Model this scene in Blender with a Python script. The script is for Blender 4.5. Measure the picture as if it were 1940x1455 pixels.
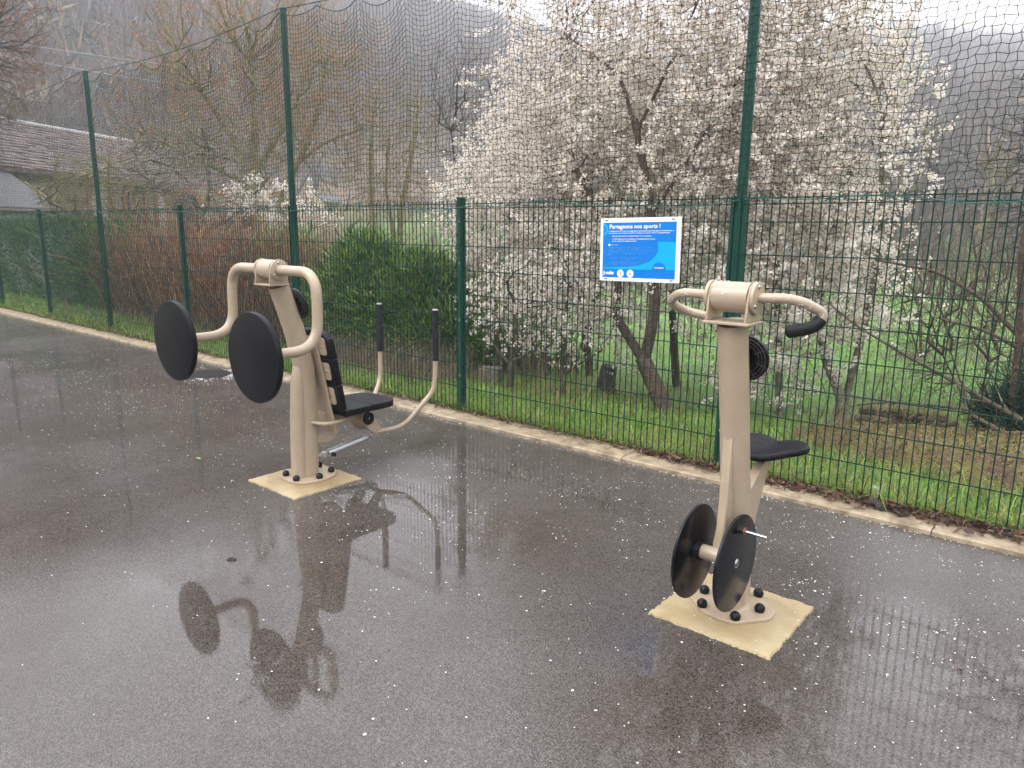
import bpy, math, random
import numpy as np
from mathutils import Vector, Matrix

for o in list(bpy.data.objects):
    bpy.data.objects.remove(o)
S = bpy.context.scene
COL = S.collection
rad = math.radians

# ------------------------------------------------------------------ camera
cam_d = bpy.data.cameras.new('camera')
cam = bpy.data.objects.new('camera', cam_d)
COL.objects.link(cam)
cam_d.sensor_width = 36.0
cam_d.lens = 1395.0 * 36.0 / 1940.0
cam_d.clip_start = 0.05
cam_d.clip_end = 3000.0
YAW, PITCH, ROLL = 0.874901, 0.206126, 0.010173


def _w(v):
    d = (-math.sin(YAW), math.cos(YAW)); n = (-math.cos(YAW), -math.sin(YAW))
    return Vector((-(v[0] * d[0] + v[1] * d[1]), -(v[0] * n[0] + v[1] * n[1]), v[2]))


_F = Vector((0, math.cos(PITCH), -math.sin(PITCH))); _R = Vector((1, 0, 0)); _U = _R.cross(_F)
_R2 = math.cos(ROLL) * _R + math.sin(ROLL) * _U
_U2 = -math.sin(ROLL) * _R + math.cos(ROLL) * _U
_m = Matrix((_w(_R2), _w(_U2), -_w(_F))).transposed().to_4x4()
_m.translation = Vector((2.0235, -4.6762, 1.6354))
cam.matrix_world = _m
S.camera = cam

# ------------------------------------------------------------------ sky and light (overcast, drizzle)
world = bpy.data.worlds.new('World')
S.world = world
world.use_nodes = True
wn = world.node_tree
wn.nodes.clear()
sky = wn.nodes.new('ShaderNodeTexSky')
sky.sky_type = 'NISHITA'
sky.sun_disc = False
sky.sun_elevation = rad(48)
sky.sun_rotation = rad(200)
sky.air_density = 1.0
sky.dust_density = 4.0
hsv = wn.nodes.new('ShaderNodeHueSaturation')
hsv.inputs['Saturation'].default_value = 0.25
cover = wn.nodes.new('ShaderNodeMixRGB')          # even cloud cover over the clear sky
cover.inputs[0].default_value = 0.85
cover.inputs[2].default_value = (10.7, 10.85, 11.3, 1)
bg = wn.nodes.new('ShaderNodeBackground')
bg.inputs['Strength'].default_value = 0.115
wo = wn.nodes.new('ShaderNodeOutputWorld')
wn.links.new(sky.outputs[0], hsv.inputs['Color'])
wn.links.new(hsv.outputs[0], cover.inputs[1])
wn.links.new(cover.outputs[0], bg.inputs['Color'])
wn.links.new(bg.outputs[0], wo.inputs['Surface'])

sun_d = bpy.data.lights.new('sun', 'SUN')
sun_d.energy = 0.7
sun_d.angle = rad(35)
sun_d.color = (1.0, 0.97, 0.92)
sun = bpy.data.objects.new('sun', sun_d)
COL.objects.link(sun)
sun.rotation_euler = (rad(42), 0, rad(-20))
sun.location = (0, -20, 40)

S.view_settings.view_transform = 'Standard'
S.view_settings.look = 'None'
S.view_settings.exposure = 1.95
S.view_settings.gamma = 1.0
S.view_settings.use_curve_mapping = False
S.cycles.volume_bounces = 1
S.cycles.max_bounces = 6
S.cycles.diffuse_bounces = 3
S.cycles.glossy_bounces = 3
S.cycles.transparent_max_bounces = 8


# ------------------------------------------------------------------ materials
ALB = 0.6        # measured colours below are relative; this brings them to real-world reflectance


def rgb(c):
    return (c[0], c[1], c[2], 1.0)


def mat(name, base, rough=0.5, metallic=0.0, spec=0.5, noise=0.0, nscale=8.0, bump=0.0, bscale=60.0,
        base2=None, coat=0.0, vcol=False, trans=0.0, detail=5.0, bdist=0.01, stretch=None):
    base = tuple(c * ALB for c in base)
    if base2: base2 = tuple(c * ALB for c in base2)
    m = bpy.data.materials.new(name)
    m.use_nodes = True
    nt = m.node_tree
    N, L = nt.nodes, nt.links
    p = N['Principled BSDF']
    p.inputs['Roughness'].default_value = rough
    p.inputs['Metallic'].default_value = metallic
    p.inputs['Specular IOR Level'].default_value = spec
    p.inputs['Coat Weight'].default_value = coat
    p.inputs['Coat Roughness'].default_value = 0.15
    tc = N.new('ShaderNodeTexCoord')
    tco = tc.outputs['Object']
    if stretch:
        mp = N.new('ShaderNodeMapping'); mp.inputs['Scale'].default_value = stretch
        L.new(tco, mp.inputs['Vector']); tco = mp.outputs['Vector']
    if vcol:
        a = N.new('ShaderNodeVertexColor'); a.layer_name = 'Col'
        src = a.outputs['Color']
        if noise:
            t = N.new('ShaderNodeTexNoise'); t.inputs['Scale'].default_value = nscale; t.inputs['Detail'].default_value = detail
            L.new(tco, t.inputs['Vector'])
            mr = N.new('ShaderNodeMapRange')
            mr.inputs['To Min'].default_value = 1 - noise; mr.inputs['To Max'].default_value = 1 + noise
            mr.inputs['From Min'].default_value = 0.3; mr.inputs['From Max'].default_value = 0.7
            L.new(t.outputs['Fac'], mr.inputs['Value'])
            mx = N.new('ShaderNodeMixRGB'); mx.blend_type = 'MULTIPLY'; mx.inputs[0].default_value = 1
            L.new(src, mx.inputs[1]); L.new(mr.outputs[0], mx.inputs[2])
            src = mx.outputs[0]
        L.new(src, p.inputs['Base Color'])
    else:
        b2 = base2 or tuple(x * (1 - noise) for x in base)
        if noise or base2:
            t = N.new('ShaderNodeTexNoise'); t.inputs['Scale'].default_value = nscale; t.inputs['Detail'].default_value = detail
            t.inputs['Roughness'].default_value = 0.65
            L.new(tco, t.inputs['Vector'])
            cr = N.new('ShaderNodeValToRGB')
            cr.color_ramp.elements[0].position = 0.35; cr.color_ramp.elements[1].position = 0.65
            cr.color_ramp.elements[0].color = rgb(b2); cr.color_ramp.elements[1].color = rgb(base)
            L.new(t.outputs['Fac'], cr.inputs['Fac']); L.new(cr.outputs['Color'], p.inputs['Base Color'])
        else:
            p.inputs['Base Color'].default_value = rgb(base)
    if bump:
        t2 = N.new('ShaderNodeTexNoise'); t2.inputs['Scale'].default_value = bscale; t2.inputs['Detail'].default_value = 4
        L.new(tco, t2.inputs['Vector'])
        b = N.new('ShaderNodeBump'); b.inputs['Strength'].default_value = bump; b.inputs['Distance'].default_value = bdist
        L.new(t2.outputs['Fac'], b.inputs['Height']); L.new(b.outputs['Normal'], p.inputs['Normal'])
    if trans:
        tr = N.new('ShaderNodeBsdfTranslucent')
        ms = N.new('ShaderNodeMixShader'); ms.inputs[0].default_value = trans
        out = N['Material Output']
        if p.inputs['Base Color'].is_linked:
            L.new(p.inputs['Base Color'].links[0].from_socket, tr.inputs['Color'])
        else:
            tr.inputs['Color'].default_value = rgb(base)
        L.new(p.outputs[0], ms.inputs[1]); L.new(tr.outputs[0], ms.inputs[2]); L.new(ms.outputs[0], out.inputs['Surface'])
    return m


M = {}
M['beige'] = mat('beige_paint', (0.61, 0.475, 0.335), 0.31, noise=0.12, nscale=9, bump=0.12, bscale=260, bdist=0.002, coat=0.15)
M['black_board'] = mat('black_board', (0.008, 0.0095, 0.014), 0.42, spec=0.16, noise=0.6, nscale=40, bump=0.5, bscale=70, bdist=0.003, stretch=(1, 1, .12))
M['black_plastic'] = mat('black_plastic', (0.009, 0.010, 0.013), 0.22, spec=0.2, noise=0.2, nscale=20, bump=0.08, bscale=200, bdist=0.002)
M['rubber'] = mat('black_rubber', (0.014, 0.015, 0.018), 0.5, spec=0.2, bump=0.2, bscale=300, bdist=0.002)
M['grip_grey'] = mat('grip_foam', (0.018, 0.021, 0.028), 0.55, spec=0.25, bump=0.15, bscale=300, bdist=0.002)
M['steel'] = mat('stainless_steel', (0.62, 0.62, 0.62), 0.25, metallic=1.0, noise=0.1, nscale=60)
M['alu'] = mat('damper_aluminium', (0.78, 0.79, 0.81), 0.38, metallic=0.7, noise=0.06, nscale=40)
M['rust'] = mat('rusted_washer', (0.32, 0.12, 0.07), 0.5, metallic=0.4, noise=0.3, nscale=80)
M['green_post'] = mat('green_post', (0.005, 0.085, 0.062), 0.32, spec=0.3, noise=0.25, nscale=9, bump=0.05, bscale=50)
M['green_wire'] = mat('green_wire', (0.002, 0.040, 0.028), 0.45, spec=0.2)
M['net_cord'] = mat('net_cord', (0.006, 0.032, 0.024), 0.6, spec=0.1)
M['rope'] = mat('teal_rope', (0.03, 0.20, 0.16), 0.7, noise=0.4, nscale=30)
M['concrete_pad'] = mat('pad_concrete', (0.68, 0.57, 0.34), 0.30, base2=(0.50, 0.38, 0.20), nscale=5, bump=0.5, bscale=110, bdist=0.003, detail=10)
M['kerb'] = mat('kerb_concrete', (0.58, 0.47, 0.32), 0.5, base2=(0.24, 0.175, 0.10), nscale=10, bump=0.5, bscale=140, bdist=0.004, detail=8)
M['white_sheet'] = mat('sign_panel', (1.2, 1.22, 1.27), 0.35)
M['blue'] = mat('print_blue', (0.001, 0.27, 0.92), 0.4, spec=0.2)
M['cyan'] = mat('print_light_blue', (0.001, 0.56, 1.2), 0.4, spec=0.2)
M['ink_white'] = mat('print_white', (1.2, 1.22, 1.25), 0.3)
M['ink_pale'] = mat('print_pale_blue', (0.22, 0.46, 0.85), 0.3)
M['ink_grey'] = mat('print_grey', (0.35, 0.30, 0.36), 0.4)
M['ink_pink'] = mat('print_pink', (0.75, 0.48, 0.45), 0.4)
M['bark'] = mat('mossy_bark', (0.16, 0.13, 0.075), 0.8, base2=(0.05, 0.042, 0.032), nscale=18, bump=0.7, bscale=60, bdist=0.02)
M['bark_red'] = mat('red_brown_bark', (0.15, 0.095, 0.06), 0.8, base2=(0.055, 0.035, 0.027), nscale=22, bump=0.8, bscale=45, bdist=0.03)
M['bark_green'] = mat('olive_bark', (0.36, 0.30, 0.13), 0.85, base2=(0.19, 0.16, 0.07), nscale=7, bump=0.4, bscale=30, bdist=0.02)
M['bark_pale'] = mat('lichen_bark', (0.38, 0.36, 0.26), 0.85, base2=(0.12, 0.10, 0.07), nscale=12, bump=0.5, bscale=50, bdist=0.02)
M['bark_dark'] = mat('dark_bark', (0.07, 0.06, 0.048), 0.85, base2=(0.03, 0.027, 0.022), nscale=14, bump=0.5, bscale=50, bdist=0.02)
M['twig'] = mat('twig', (0.17, 0.13, 0.09), 0.8, vcol=False, noise=0.4, nscale=4)
M['leafy'] = mat('leaf_colours', (0.1, 0.1, 0.1), 0.55, vcol=True, trans=0.25)
M['petal'] = mat('petal_colours', (0.8, 0.8, 0.8), 0.6, vcol=True, trans=0.45)
M['petal_ground'] = mat('fallen_petal', (1.3, 1.28, 1.28), 0.4)
M['grass'] = mat('grass_colours', (0.1, 0.2, 0.05), 0.5, vcol=True, trans=0.3)
M['forest'] = mat('forest_colours', (0.1, 0.1, 0.1), 0.9, vcol=True)
M['stems'] = mat('stem_colours', (0.1, 0.1, 0.1), 0.8, vcol=True)
M['render_cream'] = mat('cream_render', (0.52, 0.40, 0.24), 0.9, base2=(0.38, 0.30, 0.20), nscale=1.2, bump=0.3, bscale=20)
M['stone_wall'] = mat('rubble_stone', (0.42, 0.35, 0.25), 0.9, base2=(0.22, 0.18, 0.13), nscale=3.0, bump=0.6, bscale=9, bdist=0.05)
M['white_render'] = mat('white_render', (0.62, 0.60, 0.57), 0.9, noise=0.15, nscale=1.5)
M['brick'] = mat('orange_brick', (0.46, 0.20, 0.10), 0.85, noise=0.35, nscale=12)
M['roof_brown'] = mat('old_roof', (0.27, 0.20, 0.17), 0.8, base2=(0.12, 0.09, 0.08), nscale=2.8, bump=0.5, bscale=14, bdist=0.05)
M['roof_grey'] = mat('grey_roof', (0.17, 0.17, 0.17), 0.7, noise=0.25, nscale=2.5, bump=0.4, bscale=14, bdist=0.04)
M['trim_white'] = mat('pale_ridge', (0.6, 0.6, 0.6), 0.6)
M['dark'] = mat('dark_opening', (0.03, 0.03, 0.035), 0.5)
M['stone_block'] = mat('stone_block', (0.24, 0.20, 0.14), 0.85, noise=0.35, nscale=12, bump=0.5, bscale=40)
M['moss'] = mat('moss', (0.17, 0.17, 0.025), 0.95, base2=(0.08, 0.08, 0.03), nscale=14, bump=0.9, bscale=60, bdist=0.02)
M['paper'] = mat('white_paper', (0.8, 0.82, 0.84), 0.5)
M['grate'] = mat('cast_iron', (0.05, 0.045, 0.04), 0.45, metallic=0.5, noise=0.3, nscale=30)
M['wire_pale'] = mat('power_cable', (0.45, 0.45, 0.47), 0.6)


def water_mat():
    m = bpy.data.materials.new('water_drop'); m.use_nodes = True
    p = m.node_tree.nodes['Principled BSDF']
    p.inputs['Base Color'].default_value = (1, 1, 1, 1)
    p.inputs['Roughness'].default_value = 0.03
    p.inputs['IOR'].default_value = 1.33
    p.inputs['Transmission Weight'].default_value = 0.6
    return m


M['water'] = water_mat()


# ------------------------------------------------------------------ mesh helpers
def link(o, parent=None):
    COL.objects.link(o)
    if parent is not None:
        o.parent = parent
    return o


def tag(o, label=None, cat=None, group=None, kind=None):
    if label: o['label'] = label
    if cat: o['category'] = cat
    if group: o['group'] = group
    if kind: o['kind'] = kind
    return o


def thing(name, loc, label, cat, group=None):
    e = bpy.data.objects.new(name, None)
    e.empty_display_size = 0.1
    e.location = loc
    COL.objects.link(e)
    return tag(e, label, cat, group)


def fast_mesh(name, V, F, col=None, smooth=False):
    """V (n,3); F (m,k) with one k"""
    V = np.asarray(V, dtype=np.float32); F = np.asarray(F, dtype=np.int32)
    me = bpy.data.meshes.new(name)
    me.vertices.add(len(V)); me.vertices.foreach_set('co', V.ravel())
    k = F.shape[1]
    me.loops.add(F.size); me.loops.foreach_set('vertex_index', F.ravel())
    me.polygons.add(len(F)); me.polygons.foreach_set('loop_start', np.arange(0, F.size, k, dtype=np.int32))
    if smooth:
        me.polygons.foreach_set('use_smooth', np.ones(len(F), dtype=bool))
    me.update(calc_edges=True)
    if col is not None:
        a = me.color_attributes.new('Col', 'FLOAT_COLOR', 'POINT')
        c = np.ones((len(V), 4), dtype=np.float32); c[:, :3] = np.asarray(col) * ALB
        a.data.foreach_set('color', c.ravel())
    me.validate()
    return me


class MB:
    """collects simple solids into one mesh"""

    def __init__(s):
        s.v = []; s.f = []

    def add(s, V, F):
        b = len(s.v)
        s.v += [tuple(v) for v in V]
        s.f += [tuple(i + b for i in f) for f in F]

    def box(s, c, size, R=None):
        hx, hy, hz = size[0] / 2, size[1] / 2, size[2] / 2
        V = [Vector((x, y, z)) for x in (-hx, hx) for y in (-hy, hy) for z in (-hz, hz)]
        if R is not None: V = [R @ v for v in V]
        c = Vector(c)
        s.add([v + c for v in V], [(0, 1, 3, 2), (4, 6, 7, 5), (0, 4, 5, 1), (2, 3, 7, 6), (0, 2, 6, 4), (1, 5, 7, 3)])
        return s

    def prism(s, pts, axis, a, b):
        """polygon pts in the plane normal to axis, from a to b along it"""
        def P(p, t):
            if axis == 0: return (t, p[0], p[1])
            if axis == 1: return (p[0], t, p[1])
            return (p[0], p[1], t)
        n = len(pts)
        V = [P(p, a) for p in pts] + [P(p, b) for p in pts]
        F = [tuple(range(n)), tuple(range(2 * n - 1, n - 1, -1))] + [(i, i + n, (i + 1) % n + n, (i + 1) % n) for i in range(n)]
        s.add(V, F)
        return s

    def tube(s, pts, r, n=16, cap=True, rs=None, ell=None):
        """tube through pts; rs radii per point; ell=(ax,ay) scale with first axis kept near X"""
        P = [Vector(p) for p in pts]
        m = len(P)
        T = []
        for i in range(m):
            t = (P[min(i + 1, m - 1)] - P[max(i - 1, 0)]).normalized()
            T.append(t)
        ref = Vector((1, 0, 0)) if ell else (Vector((0, 0, 1)) if abs(T[0].z) < 0.9 else Vector((1, 0, 0)))
        u = (ref - T[0] * ref.dot(T[0])).normalized()
        V = []
        for i in range(m):
            if i: u = (u - T[i] * u.dot(T[i])).normalized()
            w = T[i].cross(u)
            rr = rs[i] if rs else r
            ax, ay = (ell[i] if ell else (rr, rr))
            for k in range(n):
                a = 2 * math.pi * k / n
                V.append(P[i] + u * (math.cos(a) * ax) + w * (math.sin(a) * ay))
        F = [(i * n + k, i * n + (k + 1) % n, (i + 1) * n + (k + 1) % n, (i + 1) * n + k) for i in range(m - 1) for k in range(n)]
        if cap:
            F += [tuple(range(n - 1, -1, -1)), tuple(range((m - 1) * n, m * n))]
        s.add(V, F)
        return s

    def cyl(s, p0, p1, r, n=24, r1=None):
        return s.tube([p0, p1], r, n, rs=[r, r if r1 is None else r1])

    def rdisc(s, c, axis, r, t, n=48, bev=0.006):
        """round-edged disc, axis vector = facing"""
        a = Vector(axis).normalized(); c = Vector(c)
        h = t / 2
        prof = [(-h, r - bev), (-h + bev * 0.3, r - bev * 0.3), (-h + bev, r), (h - bev, r), (h - bev * 0.3, r - bev * 0.3), (h, r - bev)]
        return s.tube([c + a * p[0] for p in prof], r, n, rs=[p[1] for p in prof])

    def dome(s, c, axis, r, h, n=16, m=5):
        a = Vector(axis).normalized(); c = Vector(c)
        pts = []; rs = []
        for i in range(m + 1):
            t = i / m * math.pi / 2 * 0.97
            pts.append(c + a * (h * math.sin(t))); rs.append(r * math.cos(t))
        return s.tube(pts, r, n, rs=rs)

    def build(s, name, m, parent=None, smooth=40, bevel=0.0, kind=None):
        me = bpy.data.meshes.new(name)
        off = Vector((0, 0, 0))
        o = bpy.data.objects.new(name, me)
        if parent is not None:
            off = parent_world(parent)
        me.from_pydata([(v[0] - off.x, v[1] - off.y, v[2] - off.z) for v in s.v], [], s.f)
        me.update()
        fix_normals(me)
        if smooth:
            me.polygons.foreach_set('use_smooth', [True] * len(me.polygons))
            me.set_sharp_from_angle(angle=rad(smooth))
        me.materials.append(M[m] if isinstance(m, str) else m)
        link(o, parent)
        if bevel:
            b = o.modifiers.new('bevel', 'BEVEL'); b.width = bevel; b.segments = 2; b.limit_method = 'ANGLE'; b.angle_limit = rad(50)
            b.harden_normals = False
        if kind: o['kind'] = kind
        return o


def fix_normals(me):
    import bmesh
    bm = bmesh.new(); bm.from_mesh(me)
    bmesh.ops.recalc_face_normals(bm, faces=bm.faces)
    bm.to_mesh(me); bm.free()


def parent_world(p):
    v = Vector((0, 0, 0))
    while p is not None:
        v += p.location
        p = p.parent
    return v


def fillet(pts, rr, n=10):
    """rounded polyline; rr radius per inner corner"""
    P = [Vector(p) for p in pts]
    out = [P[0]]
    for i in range(1, len(P) - 1):
        a = (P[i - 1] - P[i]); b = (P[i + 1] - P[i])
        d = min(rr if not isinstance(rr, (list, tuple)) else rr[i - 1], a.length * 0.49 if len(P) > 3 else a.length * .95, b.length * 0.49 if len(P) > 3 else b.length * .95)
        A = P[i] + a.normalized() * d; B = P[i] + b.normalized() * d
        for k in range(n + 1):
            t = k / n
            out.append(A * (1 - t) ** 2 + P[i] * 2 * t * (1 - t) + B * t * t)
    out.append(P[-1])
    return out


def segs_mesh(P0, P1, R0, R1, k=3):
    """many tapered prisms at once"""
    P0, P1 = np.asarray(P0, float), np.asarray(P1, float)
    R0, R1 = np.asarray(R0, float), np.asarray(R1, float)
    n = len(P0)
    T = P1 - P0
    T /= np.maximum(np.linalg.norm(T, axis=1, keepdims=True), 1e-9)
    ref = np.where(np.abs(T[:, 2:3]) < 0.9, np.array([[0, 0, 1.0]]), np.array([[1.0, 0, 0]]))
    U = np.cross(T, ref); U /= np.linalg.norm(U, axis=1, keepdims=True)
    W = np.cross(T, U)
    ang = 2 * np.pi * np.arange(k) / k
    ring = U[:, None, :] * np.cos(ang)[None, :, None] + W[:, None, :] * np.sin(ang)[None, :, None]
    V = np.concatenate([P0[:, None] + ring * R0[:, None, None], P1[:, None] + ring * R1[:, None, None]], axis=1)
    base = (np.arange(n) * 2 * k)[:, None]
    i = np.arange(k)[None]
    F = np.stack([base + i, base + (i + 1) % k, base + k + (i + 1) % k, base + k + i], axis=2)
    return V.reshape(-1, 3), F.reshape(-1, 4)


def merge(parts):
    Vs, Fs, b = [], [], 0
    for V, F in parts:
        Vs.append(V); Fs.append(F + b); b += len(V)
    return np.concatenate(Vs), np.concatenate(Fs)


def put(name, me, m, parent=None, kind=None, off=None):
    o = bpy.data.objects.new(name, me)
    me.materials.append(M[m] if isinstance(m, str) else m)
    link(o, parent)
    if parent is not None:      # vertices are in world space: shift them
        w = parent_world(parent)
        me.transform(Matrix.Translation(-w))
    if kind: o['kind'] = kind
    return o


def quads(C, U, W):
    """quads centred C with half vectors U, W"""
    V = np.stack([C - U - W, C + U - W, C + U + W, C - U + W], axis=1)
    n = len(C)
    F = (np.arange(n) * 4)[:, None] + np.arange(4)[None]
    return V.reshape(-1, 3), F


def rnd_unit(rng, n):
    v = rng.normal(size=(n, 3)); return v / np.linalg.norm(v, axis=1, keepdims=True)

# ================================================================== SETTING
def sstep(a, b, x):
    t = np.clip((x - a) / (b - a), 0, 1); return t * t * (3 - 2 * t)


AZ = [-181, -150, -120, -95, -84, -74, -64, -54, -46.5, -40.5, -34, -29, -21, -14, -9.7, -7, 10, 40, 90, 181]
EL = [10, 11, 14, 19, 20.5, 20.5, 19, 16.9, 15.0, 13.7, 12.2, 11.4, 11.6, 12.6, 11.6, 11.0, 9, 8.5, 8.5, 10]
RD = [300, 300, 260, 190, 165, 160, 165, 190, 235, 290, 340, 400, 440, 450, 450, 450, 420, 350, 320, 300]
_nr = np.random.default_rng(5)
_WK = [(_nr.uniform(-1, 1, 2) / s, _nr.uniform(0, 6.3), s) for s in (3, 5, 8, 13, 21, 34, 55) for _ in range(4)]


def wav(x, y, smin=0, smax=99):
    v = np.zeros_like(np.asarray(x, float)); t = 0
    for k, p, s in _WK:
        if smin <= s <= smax:
            v = v + np.sin(k[0] * 4 * x + k[1] * 4 * y + p) * s; t += s
    return v / t * 1.6


def ground_z(x, y):
    x = np.asarray(x, float); y = np.asarray(y, float)
    near = -0.45 * sstep(0.3, 4.0, y) * sstep(-60, -40, x) + 0.015 - 0.09 * sstep(-0.08, -0.22, y)
    near = near + np.where(y > 0.8, 0.03 * wav(x * 3, y * 3, 0, 13), 0)
    r = np.hypot(x - 2, y + 4.7); az = np.degrees(np.arctan2(x - 2, y + 4.7))
    el = np.interp(az, AZ, EL); rd = np.interp(az, AZ, RD)
    t = np.clip((r - 60) / (rd - 60), 0, 1.25)
    H = rd * np.tan(np.radians(el))
    prof = np.where(t < 1, 0.85 * t ** 0.9 + 0.15 * sstep(0, 1, t), 1 - 0.25 * (t - 1))
    h = H * prof * (1 + 0.05 * wav(x / 3, y / 3, 13, 60) * np.clip(t, 0, 1)) - 6 * (1 - np.abs(2 * np.clip(t, 0, 1) - 1)) * (0.5 + 0.5 * wav(x, y, 21, 60)) * (t > 0)
    return near * (r < 200) + np.where(r > 60, h, 0)


def polar_terrain():
    rs = np.concatenate([np.linspace(0, 14, 29)[1:], np.geomspace(14.7, 490, 84)])
    na = 360
    a = np.radians(np.arange(na) - 180.0)
    Rr, A = np.meshgrid(rs, a, indexing='ij')
    X = 2 + Rr * np.sin(A); Y = -4.7 + Rr * np.cos(A)
    Z = ground_z(X, Y)
    V = np.stack([X, Y, Z], axis=2).reshape(-1, 3)
    n = len(rs)
    i, j = np.meshgrid(np.arange(n - 1), np.arange(na), indexing='ij')
    F = np.stack([i * na + j, (i + 1) * na + j, (i + 1) * na + (j + 1) % na, i * na + (j + 1) % na], axis=2).reshape(-1, 4)
    V = np.concatenate([V, [[2, -4.7, -0.08]]])
    me = fast_mesh('ground', V, F, smooth=True)
    return me


def ground_material():
    m = bpy.data.materials.new('meadow_ground'); m.use_nodes = True
    nt = m.node_tree; N, L = nt.nodes, nt.links
    p = N['Principled BSDF']; p.inputs['Roughness'].default_value = 0.9
    g = N.new('ShaderNodeNewGeometry')
    t = N.new('ShaderNodeTexNoise'); t.inputs['Scale'].default_value = 1.1; t.inputs['Detail'].default_value = 8; t.inputs['Roughness'].default_value = .7
    L.new(g.outputs['Position'], t.inputs['Vector'])
    cr = N.new('ShaderNodeValToRGB')
    e = cr.color_ramp.elements
    e[0].position = 0.36; e[0].color = (0.07, 0.065, 0.024, 1)
    e[1].position = 0.62; e[1].color = (0.085, 0.20, 0.025, 1)
    k = e.new(0.47); k.color = (0.075, 0.14, 0.025, 1)
    L.new(t.outputs['Fac'], cr.inputs['Fac'])
    # woodland floor on the slopes
    sep = N.new('ShaderNodeSeparateXYZ'); L.new(g.outputs['Position'], sep.inputs[0])
    mr = N.new('ShaderNodeMapRange'); mr.inputs['From Min'].default_value = 0.6; mr.inputs['From Max'].default_value = 4
    L.new(sep.outputs['Z'], mr.inputs['Value'])
    t2 = N.new('ShaderNodeTexNoise'); t2.inputs['Scale'].default_value = 0.16; t2.inputs['Detail'].default_value = 10; t2.inputs['Roughness'].default_value = .75
    L.new(g.outputs['Position'], t2.inputs['Vector'])
    cr2 = N.new('ShaderNodeValToRGB'); e = cr2.color_ramp.elements
    e[0].position = 0.40; e[0].color = (0.045, 0.036, 0.032, 1)
    e[1].position = 0.62; e[1].color = (0.15, 0.105, 0.06, 1)
    L.new(t2.outputs['Fac'], cr2.inputs['Fac'])
    mx = N.new('ShaderNodeMixRGB')
    L.new(mr.outputs[0], mx.inputs[0]); L.new(cr.outputs[0], mx.inputs[1]); L.new(cr2.outputs[0], mx.inputs[2])
    L.new(mx.outputs[0], p.inputs['Base Color'])
    return m


gm = put('ground', polar_terrain(), ground_material(), kind='structure')


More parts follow.
